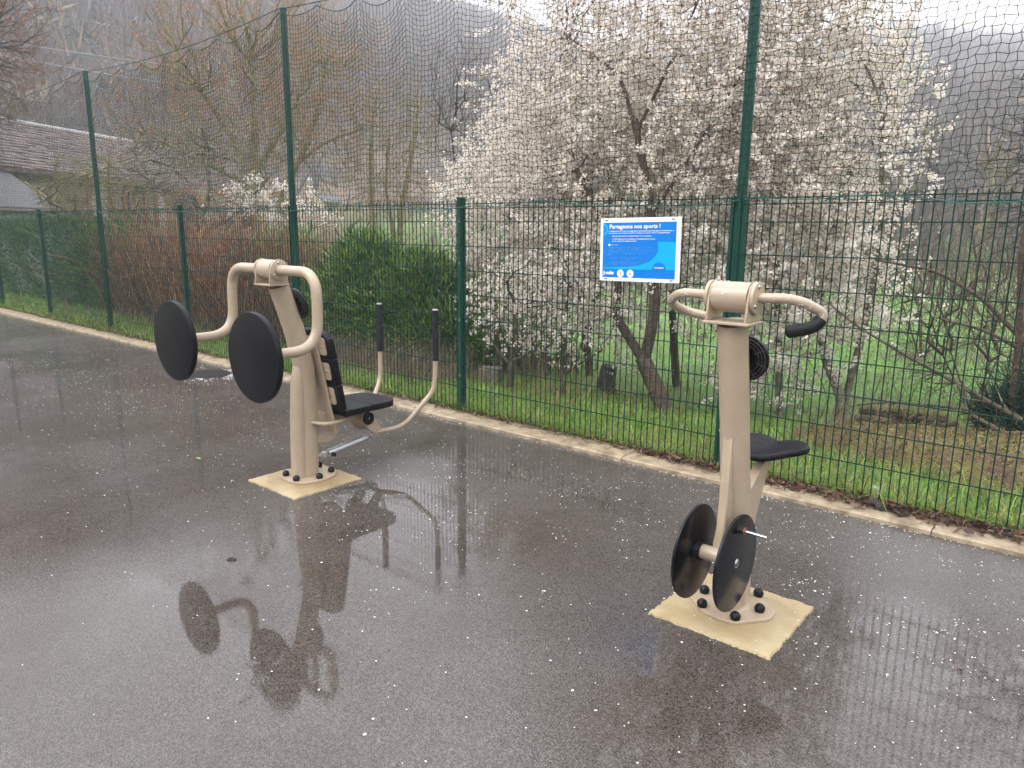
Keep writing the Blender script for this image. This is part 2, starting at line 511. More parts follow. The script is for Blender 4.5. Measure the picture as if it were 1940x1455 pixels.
def asphalt_material():
    m = bpy.data.materials.new('wet_asphalt'); m.use_nodes = True
    nt = m.node_tree; N, L = nt.nodes, nt.links
    N.clear()
    out = N.new('ShaderNodeOutputMaterial')
    g = N.new('ShaderNodeNewGeometry')

    def noise(sc, det=4, rough=0.5, vec=None):
        t = N.new('ShaderNodeTexNoise'); t.inputs['Scale'].default_value = sc; t.inputs['Detail'].default_value = det
        t.inputs['Roughness'].default_value = rough
        L.new(vec or g.outputs['Position'], t.inputs['Vector'])
        return t.outputs['Fac']

    def math_(op, a, b=None, clamp=False):
        n = N.new('ShaderNodeMath'); n.operation = op; n.use_clamp = clamp
        for i, v in enumerate((a, b)):
            if v is None: continue
            if isinstance(v, (int, float)): n.inputs[i].default_value = v
            else: L.new(v, n.inputs[i])
        return n.outputs[0]

    def rng(v, a, b, c, d):
        n = N.new('ShaderNodeMapRange'); L.new(v, n.inputs['Value'])
        for nm, x in zip(('From Min', 'From Max', 'To Min', 'To Max'), (a, b, c, d)): n.inputs[nm].default_value = x
        return n.outputs[0]

    # stone grain of the worn surface: pale and dark aggregate
    vor = N.new('ShaderNodeTexVoronoi'); vor.inputs['Scale'].default_value = 230
    L.new(g.outputs['Position'], vor.inputs['Vector'])
    vsep = N.new('ShaderNodeSeparateColor'); L.new(vor.outputs['Color'], vsep.inputs[0])
    grain = vsep.outputs[0]
    cr = N.new('ShaderNodeValToRGB'); e = cr.color_ramp.elements
    e[0].position = 0.0; e[0].color = (0.022, 0.020, 0.018, 1)
    e[1].position = 1.0; e[1].color = (0.122, 0.115, 0.108, 1)
    k = e.new(0.6); k.color = (0.068, 0.063, 0.058, 1)
    L.new(grain, cr.inputs['Fac'])
    large = noise(0.7, 6, 0.6)
    tint = N.new('ShaderNodeValToRGB'); e = tint.color_ramp.elements
    e[0].position = 0.32; e[0].color = (0.66, 0.57, 0.50, 1)
    e[1].position = 0.68; e[1].color = (1.12, 1.07, 1.05, 1)
    L.new(large, tint.inputs['Fac'])
    mx = N.new('ShaderNodeMixRGB'); mx.blend_type = 'MULTIPLY'; mx.inputs[0].default_value = 1
    L.new(cr.outputs[0], mx.inputs[1]); L.new(tint.outputs[0], mx.inputs[2])
    # where water stands: low ground, an uneven field of shallow puddles
    low = noise(0.55, 3, 0.5)
    med = noise(2.6, 5, 0.6)
    field = math_('ADD', math_('MULTIPLY', low, 0.45), math_('MULTIPLY', med, 0.25))
    for (cx, cy, rx, ry, k) in ((-.95, -2.05, .85, .65, .30), (-.65, -3.05, .95, .75, .26), (-5.5, -2.0, 4.2, 1.3, .24), (1.75, -2.45, 1.2, 1.2, .48),
                                (.35, -2.45, .55, .8, -.25), (1.6, -.65, 2.6, .45, -.20), (-1.2, -.9, 2.0, .35, .14), (1.0, -3.4, .5, .6, -.1), (-2.6, -3.3, 1.2, .8, .1)):
        sb = N.new('ShaderNodeVectorMath'); sb.operation = 'SUBTRACT'; L.new(g.outputs['Position'], sb.inputs[0]); sb.inputs[1].default_value = (cx, cy, 0)
        dv = N.new('ShaderNodeVectorMath'); dv.operation = 'DIVIDE'; L.new(sb.outputs[0], dv.inputs[0]); dv.inputs[1].default_value = (rx, ry, 1)
        ln = N.new('ShaderNodeVectorMath'); ln.operation = 'LENGTH'; L.new(dv.outputs[0], ln.inputs[0])
        mr_ = N.new('ShaderNodeMapRange'); mr_.interpolation_type = 'SMOOTHSTEP'
        L.new(ln.outputs['Value'], mr_.inputs['Value'])
        for nm, v in (('From Min', 0.35), ('From Max', 1.25), ('To Min', k), ('To Max', 0.0)): mr_.inputs[nm].default_value = v
        field = math_('ADD', field, mr_.outputs[0])
    wet = rng(field, 0.22, 0.50, 0.0, 1.0)
    # rings where drops fall
    rings = None
    rr_ = random.Random(77)
    spots = [(-.24, -3.40), (-.30, -3.28), (-.18, -3.50), (-.36, -3.36), (-.28, -3.55), (-1.0, -3.0), (-.75, -2.85)] + [(rr_.uniform(-2.5, 2.5), rr_.uniform(-3.6, -1.4)) for _ in range(9)]
    for (cx, cy) in spots:
        ds = N.new('ShaderNodeVectorMath'); ds.operation = 'DISTANCE'; L.new(g.outputs['Position'], ds.inputs[0]); ds.inputs[1].default_value = (cx, cy, 0)
        q = math_('MULTIPLY', math_('SINE', math_('MULTIPLY', ds.outputs['Value'], rr_.uniform(380, 520))), rng(ds.outputs['Value'], 0.0, rr_.uniform(.035, .075), 1.0, 0.0))
        rings = q if rings is None else math_('ADD', rings, q)
    # stone tips that stand out of the film
    tipn = noise(260, 2, 0.5)
    tips = rng(tipn, 0.44, 0.56, 0.0, 1.0)
    cover_f = math_('SUBTRACT', 1.0, math_('MULTIPLY', tips, rng(wet, 0, 1, 0.90, 0.22)), True)
    # bumps
    wav_ = noise(9, 3, 0.5)
    b1 = N.new('ShaderNodeBump'); b1.inputs['Distance'].default_value = 0.004
    L.new(rng(wet, 0, 1, 0.05, 0.009), b1.inputs['Strength']); L.new(wav_, b1.inputs['Height'])
    b0 = N.new('ShaderNodeBump'); b0.inputs['Distance'].default_value = 0.0006; b0.inputs['Strength'].default_value = 0.5
    L.new(rings, b0.inputs['Height']); L.new(b1.outputs[0], b0.inputs['Normal'])
    fine = noise(170, 2, 0.5)
    b2 = N.new('ShaderNodeBump'); b2.inputs['Distance'].default_value = 0.0012
    L.new(rng(wet, 0, 1, 0.28, 0.03), b2.inputs['Strength']); L.new(fine, b2.inputs['Height']); L.new(b0.outputs[0], b2.inputs['Normal'])
    b3 = N.new('ShaderNodeBump'); b3.inputs['Distance'].default_value = 0.004; b3.inputs['Strength'].default_value = 0.5
    L.new(grain, b3.inputs['Height'])
    stone = N.new('ShaderNodeBsdfPrincipled')
    L.new(mx.outputs[0], stone.inputs['Base Color']); stone.inputs['Roughness'].default_value = 0.42
    L.new(b3.outputs[0], stone.inputs['Normal'])
    film = N.new('ShaderNodeBsdfPrincipled')
    L.new(mx.outputs[0], film.inputs['Base Color'])
    film.inputs['IOR'].default_value = 1.45
    L.new(rng(wet, 0, 1, 0.18, 0.02), film.inputs['Roughness'])
    L.new(b2.outputs[0], film.inputs['Normal'])
    ms = N.new('ShaderNodeMixShader')
    L.new(cover_f, ms.inputs[0]); L.new(stone.outputs[0], ms.inputs[1]); L.new(film.outputs[0], ms.inputs[2])
    L.new(ms.outputs[0], out.inputs['Surface'])
    return m


V = np.array([[-60, -45, 0], [45, -45, 0], [45, -0.24, 0], [-60, -0.24, 0]], float)
put('court_asphalt', fast_mesh('court_asphalt', V, [[0, 1, 2, 3]]), asphalt_material(), kind='structure')

# kerb: one run of 2 m stones
rng_ = random.Random(3)
kerb = MB().box((-7.5, -0.13, -0.03), (95, 0.20, 0.06)).build('kerb', 'kerb', smooth=0, kind='structure')
tpl = None
x = -31.0
i = 0
while x < 9:
    if tpl is None:
        mb = MB()
        L_ = 1.994
        pts = [(-0.012, -0.04), (0.0, 0.026), (-0.006, 0.034), (-0.225, 0.027), (-0.238, 0.018), (-0.243, -0.04)]
        segs = 8
        Vv = []; Ff = []
        for k in range(segs + 1):
            for (yy, zz) in pts:
                Vv.append((k * L_ / segs, yy, zz))
        n = len(pts)
        for k in range(segs):
            for q in range(n):
                Ff.append((k * n + q, k * n + (q + 1) % n, (k + 1) * n + (q + 1) % n, (k + 1) * n + q))
        Ff += [tuple(range(n)), tuple(range(segs * n, segs * n + n))]
        mb.add(Vv, Ff)
        o = mb.build('kerb_stone', 'kerb', smooth=30)
        tpl = o
    else:
        o = tpl.copy(); COL.objects.link(o)
    o.parent = kerb
    o.location = (x + 0.36, rng_.uniform(-0.003, 0.003), rng_.uniform(0.0, 0.003))
    x += 2.0


# ------------------------------------------------------------------ far woodland on the slopes
def forest():
    rng = np.random.default_rng(11)
    n = 15500
    az = np.where(rng.uniform(0, 1, n) < .50, rng.uniform(-95, -38, n), rng.uniform(-38, 8, n)); u = rng.uniform(0, 1, n)
    rd = np.interp(az, AZ, RD)
    r = 50 + (rd * 1.03 - 50) * np.where((az > -38) & (rng.uniform(0, 1, n) < .45), u * .45, np.sqrt(u * 0.92 + 0.08 * rng.uniform(0, 1, n)))
    x = 2 + r * np.sin(np.radians(az)); y = -4.7 + r * np.cos(np.radians(az))
    z = ground_z(x, y)
    keep = ~((wav(x, y, 21, 60) > 0.75) & (r < 190))
    x, y, z, r = x[keep], y[keep], z[keep], r[keep]
    n = len(x)
    h = rng.uniform(5, 11, n) * (1 + 0.2 * wav(x, y, 8, 34)); w = h * rng.uniform(0.20, 0.34, n)
    pal = np.array([[0.105, 0.085, 0.075], [0.085, 0.066, 0.060], [0.15, 0.105, 0.065], [0.075, 0.065, 0.066], [0.17, 0.15, 0.06], [0.13, 0.12, 0.105], [0.03, 0.045, 0.022]])
    zone = wav(x, y, 13, 60)
    pr = rng.uniform(0, 1, n) + 0.25 * zone
    idx = np.select([pr < 0.05, pr < 0.3, pr < 0.55, pr < 0.75, pr < 0.85, pr < 0.95], [6, 1, 0, 3, 5, 2], 4)
    col = pal[idx] * rng.uniform(0.5, 1.5, (n, 1)) * 1.6
    K = 20
    parts_V, parts_C = [], []
    # trunk and fanned branch blades: one thin triangle each
    for k in range(K):
        a = rng.uniform(0, 2 * np.pi, n)
        b0 = np.stack([x, y, z + h * rng.uniform(0.12, 0.75, n)], 1) + np.stack([np.cos(a), np.sin(a), 0 * a], 1) * (w * rng.uniform(0, .6, n))[:, None]
        d = np.stack([np.cos(a) * rng.uniform(0.05, .75, n), np.sin(a) * rng.uniform(.05, .75, n), np.ones(n)], 1)
        d /= np.linalg.norm(d, axis=1, keepdims=True)
        ln = h * rng.uniform(0.16, 0.36, n)
        s = np.cross(d, rnd_unit(rng, n)); s /= np.linalg.norm(s, axis=1, keepdims=True)
        wd = h * rng.uniform(0.006, 0.016, n)
        if k == 0:
            b0 = np.stack([x, y, z - 0.5], 1); d = np.array([[0, 0, 1.0]]) + rnd_unit(rng, n) * 0.05; ln = h * 0.8; wd = h * 0.018
        if k > 11:      # twigs leaning every way
            wd = h * rng.uniform(0.008, 0.022, n); d = rnd_unit(rng, n); d[:, 2] = np.abs(d[:, 2]) * .6 + .15; d /= np.linalg.norm(d, axis=1, keepdims=True); ln = ln * .8
            s = np.cross(d, rnd_unit(rng, n)); s /= np.linalg.norm(s, axis=1, keepdims=True)
        tri = np.stack([b0 - s * wd[:, None], b0 + s * wd[:, None], b0 + d * ln[:, None]], 1)
        parts_V.append(tri.reshape(-1, 3))
        parts_C.append(np.repeat(col * rng.uniform(0.8, 1.2, (n, 1)) * (1.35 if k == 0 else 1), 3, 0))
    V = np.concatenate(parts_V); C = np.concatenate(parts_C)
    F = np.arange(len(V)).reshape(-1, 3)
    o = put('hillside_woodland', fast_mesh('hillside_woodland', V, F, col=C), 'forest', kind='stuff')
    tag(o, 'bare winter woodland covering the misty hillsides behind the village', 'woodland')


forest()

# ================================================================== FENCE
fence = thing('mesh_fence', (0, 0, 0), 'dark green welded wire mesh fence with square posts running along the pale kerb', 'fence')
rf = random.Random(8)


def copy_to(o, parent, loc, rot=None):
    c = o.copy(); COL.objects.link(c); c.parent = parent; c.location = loc
    if rot: c.rotation_euler = rot
    return c


# wires: verticals every 50 mm, horizontals every 0.207 m
def wire_mesh(name, p0, p1, r, k=6):
    V, F = segs_mesh([p0], [p1], [r], [r], k)
    me = fast_mesh(name, V, F, smooth=True); me.materials.append(M['green_wire'])
    return me


vw = wire_mesh('vertical_wire', (0, 0, 0.03), (0, 0, 1.875), 0.0039)
hw = wire_mesh('horizontal_wire', (0, 0, 0), (2.47, 0, 0), 0.0040)
HZ = [0.045 + 0.207 * k for k in range(9)] + [1.812, 1.85]
X_IND = (-12.5, 2.5)          # panels whose upright wires are parts of their own
cnt = 0
for pi in range(-9, 2):
    x0 = 2.5 * pi
    if X_IND[0] <= x0 < X_IND[1]:
        for k in range(50):
            o = bpy.data.objects.new('vertical_wire', vw); link(o, fence); o.location = (x0 + 0.025 + 0.05 * k, -0.004, 0)
            cnt += 1
    for z in HZ:
        o = bpy.data.objects.new('horizontal_wire', hw); link(o, fence); o.location = (x0 + 0.015, 0.003, z)
far = []
for pi in list(range(-9, -5)) + [1]:
    for k in range(50):
        x = 2.5 * pi + 0.025 + 0.05 * k
        far.append(x)
far = np.array(far)
V, F = segs_mesh(np.stack([far, far * 0 - 0.004, far * 0 + 0.03], 1), np.stack([far, far * 0 - 0.004, far * 0 + 1.875], 1), np.full(len(far), 0.0026), np.full(len(far), 0.0026), 4)
put('distant_wires', fast_mesh('distant_wires', V, F), 'green_wire', fence, kind='stuff')

# short posts
sp = MB().box((0, 0, 0.945), (0.05, 0.055, 1.90)).box((0, 0, 1.90), (0.056, 0.061, 0.012)).box((0.03, 0.012, 0.945), (0.014, 0.02, 1.88)).build('fence_post', 'green_post', fence, smooth=0, bevel=0.003)
clip = MB().box((0, -0.032, 0), (0.03, 0.010, 0.035)).build('wire_clip', 'green_post', sp, smooth=0, bevel=0.002)
bolt = MB().dome((0, -0.037, 0), (0, -1, 0), 0.007, 0.006, 8, 3).build('bolt', 'steel', sp)
clips = [(clip, 0.35), (bolt, 0.35)]
first = True
for k in range(-17, 3, 2):
    x = 2.5 * k
    if x < -22 or x > 6: continue
    if first:
        p = sp; p.location = (x, 0.03, 0); first = False
        clip.location = (0.012, 0, 0.35); bolt.location = (0.012, 0, 0.35)
    else:
        p = copy_to(sp, fence, (x, 0.03, 0))
    for z in (0.35, 0.85, 1.35, 1.7):
        if p is sp and z == 0.35: continue
        copy_to(clip, p, (0.012, 0, z)); copy_to(bolt, p, (0.012, 0, z))
# tall posts: sleeve at fence height, slim pole above
first = True
for k in range(-8, 3, 2):
    x = 2.5 * k
    if x > 6: continue
    if first:
        tp = MB()
        tp.box((0, 0, 0.93), (0.105, 0.045, 1.87))
        for dx in (-0.030, 0.0, 0.030):
            tp.box((dx, -0.024, 0.93), (0.010, 0.006, 1.868))
        tp = tp.build('tall_post', 'green_post', fence, smooth=0, bevel=0.003)
        pole = MB().tube([(0.01, 0, 1.78), (0.01, 0, 3.80)], 0.034, 16).build('net_pole', 'green_post', tp)
        cap = MB().tube([(0.01, 0, 3.795), (0.01, 0, 3.82), (0.01, 0, 3.83)], 0.037, 16, rs=[0.038, 0.038, 0.026]).build('pole_cap', 'green_post', tp)
        bl = MB().dome((-0.03, -0.024, 1.80), (0, -1, 0), 0.009, 0.007, 8, 3).dome((-0.02, -0.027, 0.30), (0, -1, 0), 0.008, 0.007, 8, 3).build('bolt', 'steel', tp)
        tp.location = (x, 0.028, 0); first = False
    else:
        p = copy_to(tp, fence, (x, 0.028, 0))
        for c in (pole, cap, bl): copy_to(c, p, c.location)


# ================================================================== BALL NET
net = thing('ball_net', (0, -0.03, 0), 'dark green knotted net hung in scallops from a cable between tall poles', 'net')
X0, X1, PIT = -17.0, 5.0, 0.0455


def cable_z(x):
    u = (np.asarray(x, float) / 5.0) % 1.0
    return 3.80 - 0.10 * 4 * u * (1 - u)


nx = int((X1 - X0) / PIT) + 1
nj = 43
xs = np.linspace(X0, X1, nx)
tt = np.linspace(0, 1, nj)
tie_u = (xs / 0.62) % 1.0
sc = 0.085 * 4 * tie_u * (1 - tie_u) * (1 + 0.35 * np.sin(xs * 3.1))
zt = cable_z(xs) - 0.03 - sc
zb = 1.835 + 0.015 * np.sin(xs * 5)
Z = zt[:, None] + (zb - zt)[:, None] * tt[None]
Z -= (sc[:, None] * 0.9) * (np.clip(1 - tt * 2.2, 0, 1) ** 1.5 * (tt > 0))[None]
rn = np.random.default_rng(2)
big = 0.035 * np.sin(xs[:, None] * 1.3 + tt[None] * 2.0) * np.sin(np.pi * tt)[None]
zig = 0.006 * (((np.arange(nx)[:, None] + np.arange(nj)[None]) % 2) * 2 - 1)
Xn = xs[:, None] + big + zig + rn.normal(0, 0.0016, (nx, nj)) + 0.10 * sstep(0.0, 2.5, xs)[:, None] * (1 - tt)[None] * np.sin(np.pi * tt)[None]
Yn = -0.035 + 0.03 * np.sin(xs[:, None] * 2.1 + 1) * np.sin(np.pi * tt)[None] + rn.normal(0, 0.002, (nx, nj))
Zn = Z + rn.normal(0, 0.0015, (nx, nj)) - 0.004 * (((np.arange(nx)[:, None]) % 2) * 2 - 1)
P = np.stack([Xn, Yn, Zn], 2)
A = np.concatenate([P[:-1].reshape(-1, 3), P[:, :-1].reshape(-1, 3)])
B = np.concatenate([P[1:].reshape(-1, 3), P[:, 1:].reshape(-1, 3)])
V, F = segs_mesh(A, B, np.full(len(A), 0.0020), np.full(len(A), 0.0020), 3)
put('net_mesh', fast_mesh('net_mesh', V, F), 'net_cord', net, kind='stuff')
xs2 = np.arange(X0, X1 + 0.001, 0.1)
MB().tube([(x, -0.03, cable_z(x)) for x in xs2], 0.0045, 6).build('top_cable', 'green_wire', net)
u2 = (np.arange(X0, X1, 0.04) / 0.62) % 1.0
xx = np.arange(X0, X1, 0.04)
edge = [(x, -0.035, float(cable_z(x) - 0.03 - 0.085 * 4 * u * (1 - u) * (1 + 0.35 * np.sin(x * 3.1)))) for x, u in zip(xx, u2)]
MB().tube(edge, 0.0035, 5).build('edge_rope', 'green_wire', net)
x = math.ceil(X0 / 0.62) * 0.62
ti = None
while x < X1:
    z = float(cable_z(x))
    if ti is None:
        ti = MB().tube([(0.004, -0.034, -0.045), (-0.004, -0.045, -0.01), (0, -0.03, 0.012), (0.006, -0.02, -0.02), (0, -0.034, -0.04)], 0.004, 5).build('tie', 'rope', net)
        ti.location = (x, 0.03, z)
    else:
        copy_to(ti, net, (x, 0.03, z))
    x += 0.62
rp = []
x = X0
rr = random.Random(4)
while x < X1:
    rp.append((x, -0.035 + 0.012 * math.sin(x * 23), 1.825 + 0.022 * math.sin(x * 2.9) + 0.012 * math.sin(x * 7.7 + 1)))
    x += 0.05
MB().tube(rp, 0.0035, 5).build('lower_rope', 'rope', net)
kn = None
for i in range(58):
    x = X0 + 0.3 + i * 0.43 + rr.uniform(-.1, .1)
    z = 1.825 + 0.022 * math.sin(x * 2.9) + 0.012 * math.sin(x * 7.7 + 1)
    if kn is None:
        kn = MB().tube([(-0.03, -0.04, -0.012), (-0.008, -0.05, 0.014), (0.01, -0.045, -0.016), (0.02, -0.045, 0.018), (0.045, -0.038, -0.004)], 0.005, 5).build('rope_knot', 'rope', net)
        kn.location = (x, 0.03, z)
    else:
        c = copy_to(kn, net, (x, 0.03, z), (0, rr.uniform(-.6, .6), 0))

# ================================================================== SIGN
sign = thing('info_sign', (-0.683, -0.055, 1.507), 'white-edged blue information board fixed to the mesh fence left of the wide post', 'sign')
SR = Matrix.Rotation(-0.018, 3, 'Y')
SW, SH = 0.645, 0.446
sO = Vector((-0.683, -0.055, 1.507))


def sp_(x, z, y=0.0):
    """sign coordinates: x right, z up from its centre, y towards the fence"""
    return sO + SR @ Vector((x, y, z))


def sign_poly(pts, name, m, y, parent=sign, thick=0.0006):
    mb = MB()
    n = len(pts)
    Va = [sp_(p[0], p[1], y) for p in pts]; Vb = [sp_(p[0], p[1], y + thick) for p in pts]
    mb.add(Va + Vb, [tuple(range(n)), tuple(range(2 * n - 1, n - 1, -1))] + [(i, i + n, (i + 1) % n + n, (i + 1) % n) for i in range(n)])
    return mb.build(name, m, parent, smooth=0)


def circ(cx, cz, r, a0=0, a1=360, n=32):
    return [(cx + r * math.cos(rad(a0 + (a1 - a0) * i / n)), cz + r * math.sin(rad(a0 + (a1 - a0) * i / n))) for i in range(n + (0 if a1 - a0 == 360 else 1))]


panel = sign_poly([(-SW / 2, -SH / 2), (SW / 2, -SH / 2), (SW / 2, SH / 2), (-SW / 2, SH / 2)], 'panel', 'white_sheet', 0.0, thick=0.004)
bw, bh = 0.588, 0.388
bx0, bx1, bz0, bz1 = -0.300, 0.288, -0.197, 0.191
printed = sign_poly([(bx0, bz0), (bx1, bz0), (bx1, bz1), (bx0, bz1)], 'blue_print', 'blue', -0.0012)


def uv(u, v):      # u 0..1 across, v 0..1 down the blue print
    return (bx0 + u * (bx1 - bx0), bz1 - v * (bz1 - bz0))


wave = [uv(1, .365), uv(.93, .352), uv(.84, .348), uv(.775, .345), uv(.762, .36), uv(.765, .40), uv(.775, .47), uv(.768, .53), uv(.75, .58), uv(.715, .64), uv(.67, .69), uv(.62, .73), uv(.55, .765), uv(.45, .79), uv(.35, .80), uv(.2, .812), uv(0, .82), uv(0, .845), uv(.3, .845), uv(.6, .845), uv(1, .845)]
sign_poly(wave[::-1], 'light_wave', 'cyan', -0.0022)
c = uv(.79, .848)
sign_poly(circ(c[0], c[1], 0.054, 0, 180), 'web_badge', 'blue', -0.0032)
c = uv(0, .125)
ring = circ(c[0], c[1], 0.044, -90, 90, 20) + circ(c[0], c[1], 0.026, -90, 90, 20)[::-1]
sign_poly(ring, 'ring_mark', 'cyan', -0.0022)
sign_poly(circ(c[0], c[1], 0.014, -90, 90, 12), 'ring_mark', 'cyan', -0.0022)
for uu, nm in ((.262, 'left'), (.40, 'right')):
    c = uv(uu, .925)
    o = sign_poly(circ(c[0], c[1], 0.028, 0, 360, 32), 'round_emblem', 'ink_white', -0.0022)
    sign_poly(circ(c[0], c[1] + .001, 0.018, 20, 330, 20) + circ(c[0], c[1] + .001, 0.0155, 20, 330, 20)[::-1], 'emblem_ring', 'ink_pink', -0.003, o)
    if nm == 'left':
        sign_poly([(c[0] + .002, c[1] - .013), (c[0] + .006, c[1] - .012), (c[0] + .007, c[1] + .012), (c[0] - .001, c[1] + .006)], 'emblem_figure', 'ink_grey', -0.003, o)
    else:
        sign_poly([(c[0] - .009, c[1] + .004), (c[0] + .006, c[1] + .008), (c[0] + .008, c[1] - .004), (c[0] - .004, c[1] - .009)], 'emblem_figure', 'ink_pink', -0.003, o)
c = uv(.135, .255 + .09)
c = uv(.095, .405)
sign_poly(circ(c[0], c[1], 0.0085, 0, 360, 16), 'round_bullet', 'ink_white', -0.0022)
# the county's mark: nested arcs before its name
c = uv(.012, .925)
sign_poly(circ(c[0], c[1], 0.017, -100, 85, 16) + circ(c[0], c[1], 0.0125, -100, 85, 16)[::-1], 'arc_mark', 'ink_white', -0.0022)
sign_poly(circ(c[0], c[1], 0.008, -90, 80, 12) + circ(c[0], c[1], 0.0045, -90, 80, 12)[::-1], 'arc_mark', 'ink_white', -0.0022)


def text(s, size, u, v, m='ink_white', name='lettering', bold=0.0, width=None, align='LEFT'):
    cu = bpy.data.curves.new(name, 'FONT'); cu.body = s; cu.size = size; cu.offset = bold; cu.align_x = align
    cu.resolution_u = 2
    t = bpy.data.objects.new(name, cu); COL.objects.link(t)
    dg = bpy.context.evaluated_depsgraph_get()
    me = bpy.data.meshes.new_from_object(t.evaluated_get(dg))
    bpy.data.objects.remove(t)
    if len(me.vertices) == 0: return
    co = np.empty(len(me.vertices) * 3, dtype=np.float32); me.vertices.foreach_get('co', co); co = co.reshape(-1, 3)
    if width:
        w = co[:, 0].max() - co[:, 0].min(); co[:, 0] *= width / w
    bx, bz = uv(u, v)
    out = np.array([sp_(bx + p[0], bz + p[1], -0.0036) - sO for p in co], dtype=np.float32)
    me.vertices.foreach_set('co', out.ravel())
    me.materials.clear(); me.materials.append(M[m])
    me.update()
    o = bpy.data.objects.new(name, me); link(o, sign)
    return o


W_ = bx1 - bx0
text('Partageons nos sports !', 0.040, .092, .105, bold=0.0011, width=W_ * .70, name='headline')
for (s, u, v, w) in [("Le Département du Doubs s'est engagé dans la dynamique des Jeux Olympiques et Paralympiques et", .085, .162, .885),
                     ("ses territoires, avec une démarche baptisée « Partageons nos sports ». Réunir et rassembler autour", .085, .198, .84),
                     ("Cette démarche repose sur la volonté d'installer « le vivre ensemble »", .135, .252, .545),
                     ("Un site unique sportif, une simple pour la pratique sportive de tous", .14, .305, .59),
                     ("et pour une forme de partage de l'activité", .135, .342, .34)]:
    text(s, 0.0105, u, v, bold=0.0003, width=W_ * w, name='small_print')
text('Point de contact', 0.008, .125, .41, width=W_ * .09, name='small_print')
text('oubs', 0.036, .052, .945, bold=0.0016, width=W_ * .115, name='logo_lettering')
text('www.doubs.fr', 0.0115, .73, .815, bold=0.0006, width=W_ * .125, name='web_address')
# rows of braille-like raised dots
rb = random.Random(9)
mb = MB()
for v, u1 in [(.452, .70), (.478, .56), (.505, .70), (.527, .25), (.556, .64), (.58, .13), (.635, .56), (.662, .46), (.715, .60), (.74, .66), (.76, .48)]:
    u = .085
    while u < u1:
        if rb.random() < 0.82:
            for q in range(3):
                for w in range(2):
                    if rb.random() < 0.45:
                        a = uv(u + w * .0055, v + (q - 1) * .0085)
                        r = 0.0013
                        Vv = [sp_(a[0] + dx * r, a[1] + dz * r, -0.003) for dx, dz in ((-1, -1), (1, -1), (1, 1), (-1, 1))]
                        mb.add(Vv, [(0, 1, 2, 3)])
        u += .0165
mb.build('braille_dots', 'ink_pale', sign, smooth=0, kind='stuff')
for (x, z) in ((-.27, .208), (.262, .208), (-.27, -.208), (.262, -.208)):
    p = sp_(x, z, 0)
    MB().box(p + Vector((0, -0.002, 0)), (0.022, 0.004, 0.005), SR).build('cable_tie', 'dark', sign, smooth=0)

# ================================================================== CONCRETE FOOTINGS


def footing(cx, cy, hw_, hd, seed, label, stain):
    r = random.Random(seed)
    pts = []
    per = 60
    cor = [(-hw_, -hd), (hw_, -hd), (hw_, hd), (-hw_, hd)]
    for i in range(4):
        a, b = cor[i], cor[(i + 1) % 4]
        for k in range(per):
            t = k / per
            x = a[0] + (b[0] - a[0]) * t; y = a[1] + (b[1] - a[1]) * t
            j = r.uniform(-0.0045, 0.0045) + 0.0025 * math.sin(k * 0.45 + i * 2)
            nx_, ny_ = (b[1] - a[1]), -(b[0] - a[0]); l = math.hypot(nx_, ny_)
            pts.append((cx + x + nx_ / l * j, cy + y + ny_ / l * j))
    rim = [(cx + (p[0] - cx) * 1.012, cy + (p[1] - cy) * 1.012) for p in pts]
    n = len(pts)
    mb = MB()
    mb.add([(p[0], p[1], 0.0095) for p in pts] + [(p[0], p[1], 0.001) for p in rim], [tuple(range(n))] + [(i, i + n, (i + 1) % n + n, (i + 1) % n) for i in range(n)])
    o = mb.build('concrete_footing', M['concrete_pad'].copy(), smooth=0)
    # rusty run-off that has soaked in round the plate and along one side
    nt = o.data.materials[0].node_tree; N, L = nt.nodes, nt.links
    p = N['Principled BSDF']; old = p.inputs['Base Color'].links[0].from_socket
    g = N.new('ShaderNodeNewGeometry')
    nz = N.new('ShaderNodeTexNoise'); nz.inputs['Scale'].default_value = 9; nz.inputs['Detail'].default_value = 6
    L.new(g.outputs['Position'], nz.inputs['Vector'])
    ds = N.new('ShaderNodeVectorMath'); ds.operation = 'DISTANCE'; L.new(g.outputs['Position'], ds.inputs[0]); ds.inputs[1].default_value = (cx + .01, cy + .05, .01)
    ad = N.new('ShaderNodeMath'); ad.operation = 'MULTIPLY_ADD'; L.new(nz.outputs['Fac'], ad.inputs[0]); ad.inputs[1].default_value = .22; L.new(ds.outputs['Value'], ad.inputs[2])
    mr = N.new('ShaderNodeMapRange'); L.new(ad.outputs[0], mr.inputs['Value'])
    mr.inputs['From Min'].default_value = .30; mr.inputs['From Max'].default_value = .43; mr.inputs['To Min'].default_value = stain; mr.inputs['To Max'].default_value = 0
    mx = N.new('ShaderNodeMixRGB'); L.new(mr.outputs[0], mx.inputs[0]); L.new(old, mx.inputs[1]); mx.inputs[2].default_value = (.17, .095, .035, 1)
    L.new(mx.outputs[0], p.inputs['Base Color'])
    return tag(o, label, 'footing')


footing(-2.0, -1.985, 0.262, 0.258, 1, 'sand-coloured square concrete footing with brown water stains under the seated press machine', .62)
footing(0.87, -1.765, 0.265, 0.262, 2, 'bare yellowish square concrete footing under the arm and pedal machine, nearest the camera', .22)


# ================================================================== EXERCISE MACHINES
def bolts(parent, pts, z):
    for (x, y) in pts:
        o = MB().tube([(x, y, z), (x, y, z + 0.012)], 0.021, 16).build('bolt_cap', 'black_plastic', parent)
        MB().dome((x, y, z + 0.0115), (0, 0, 1), 0.0235, 0.024, 16, 5).build('cap_dome', 'black_plastic', o)


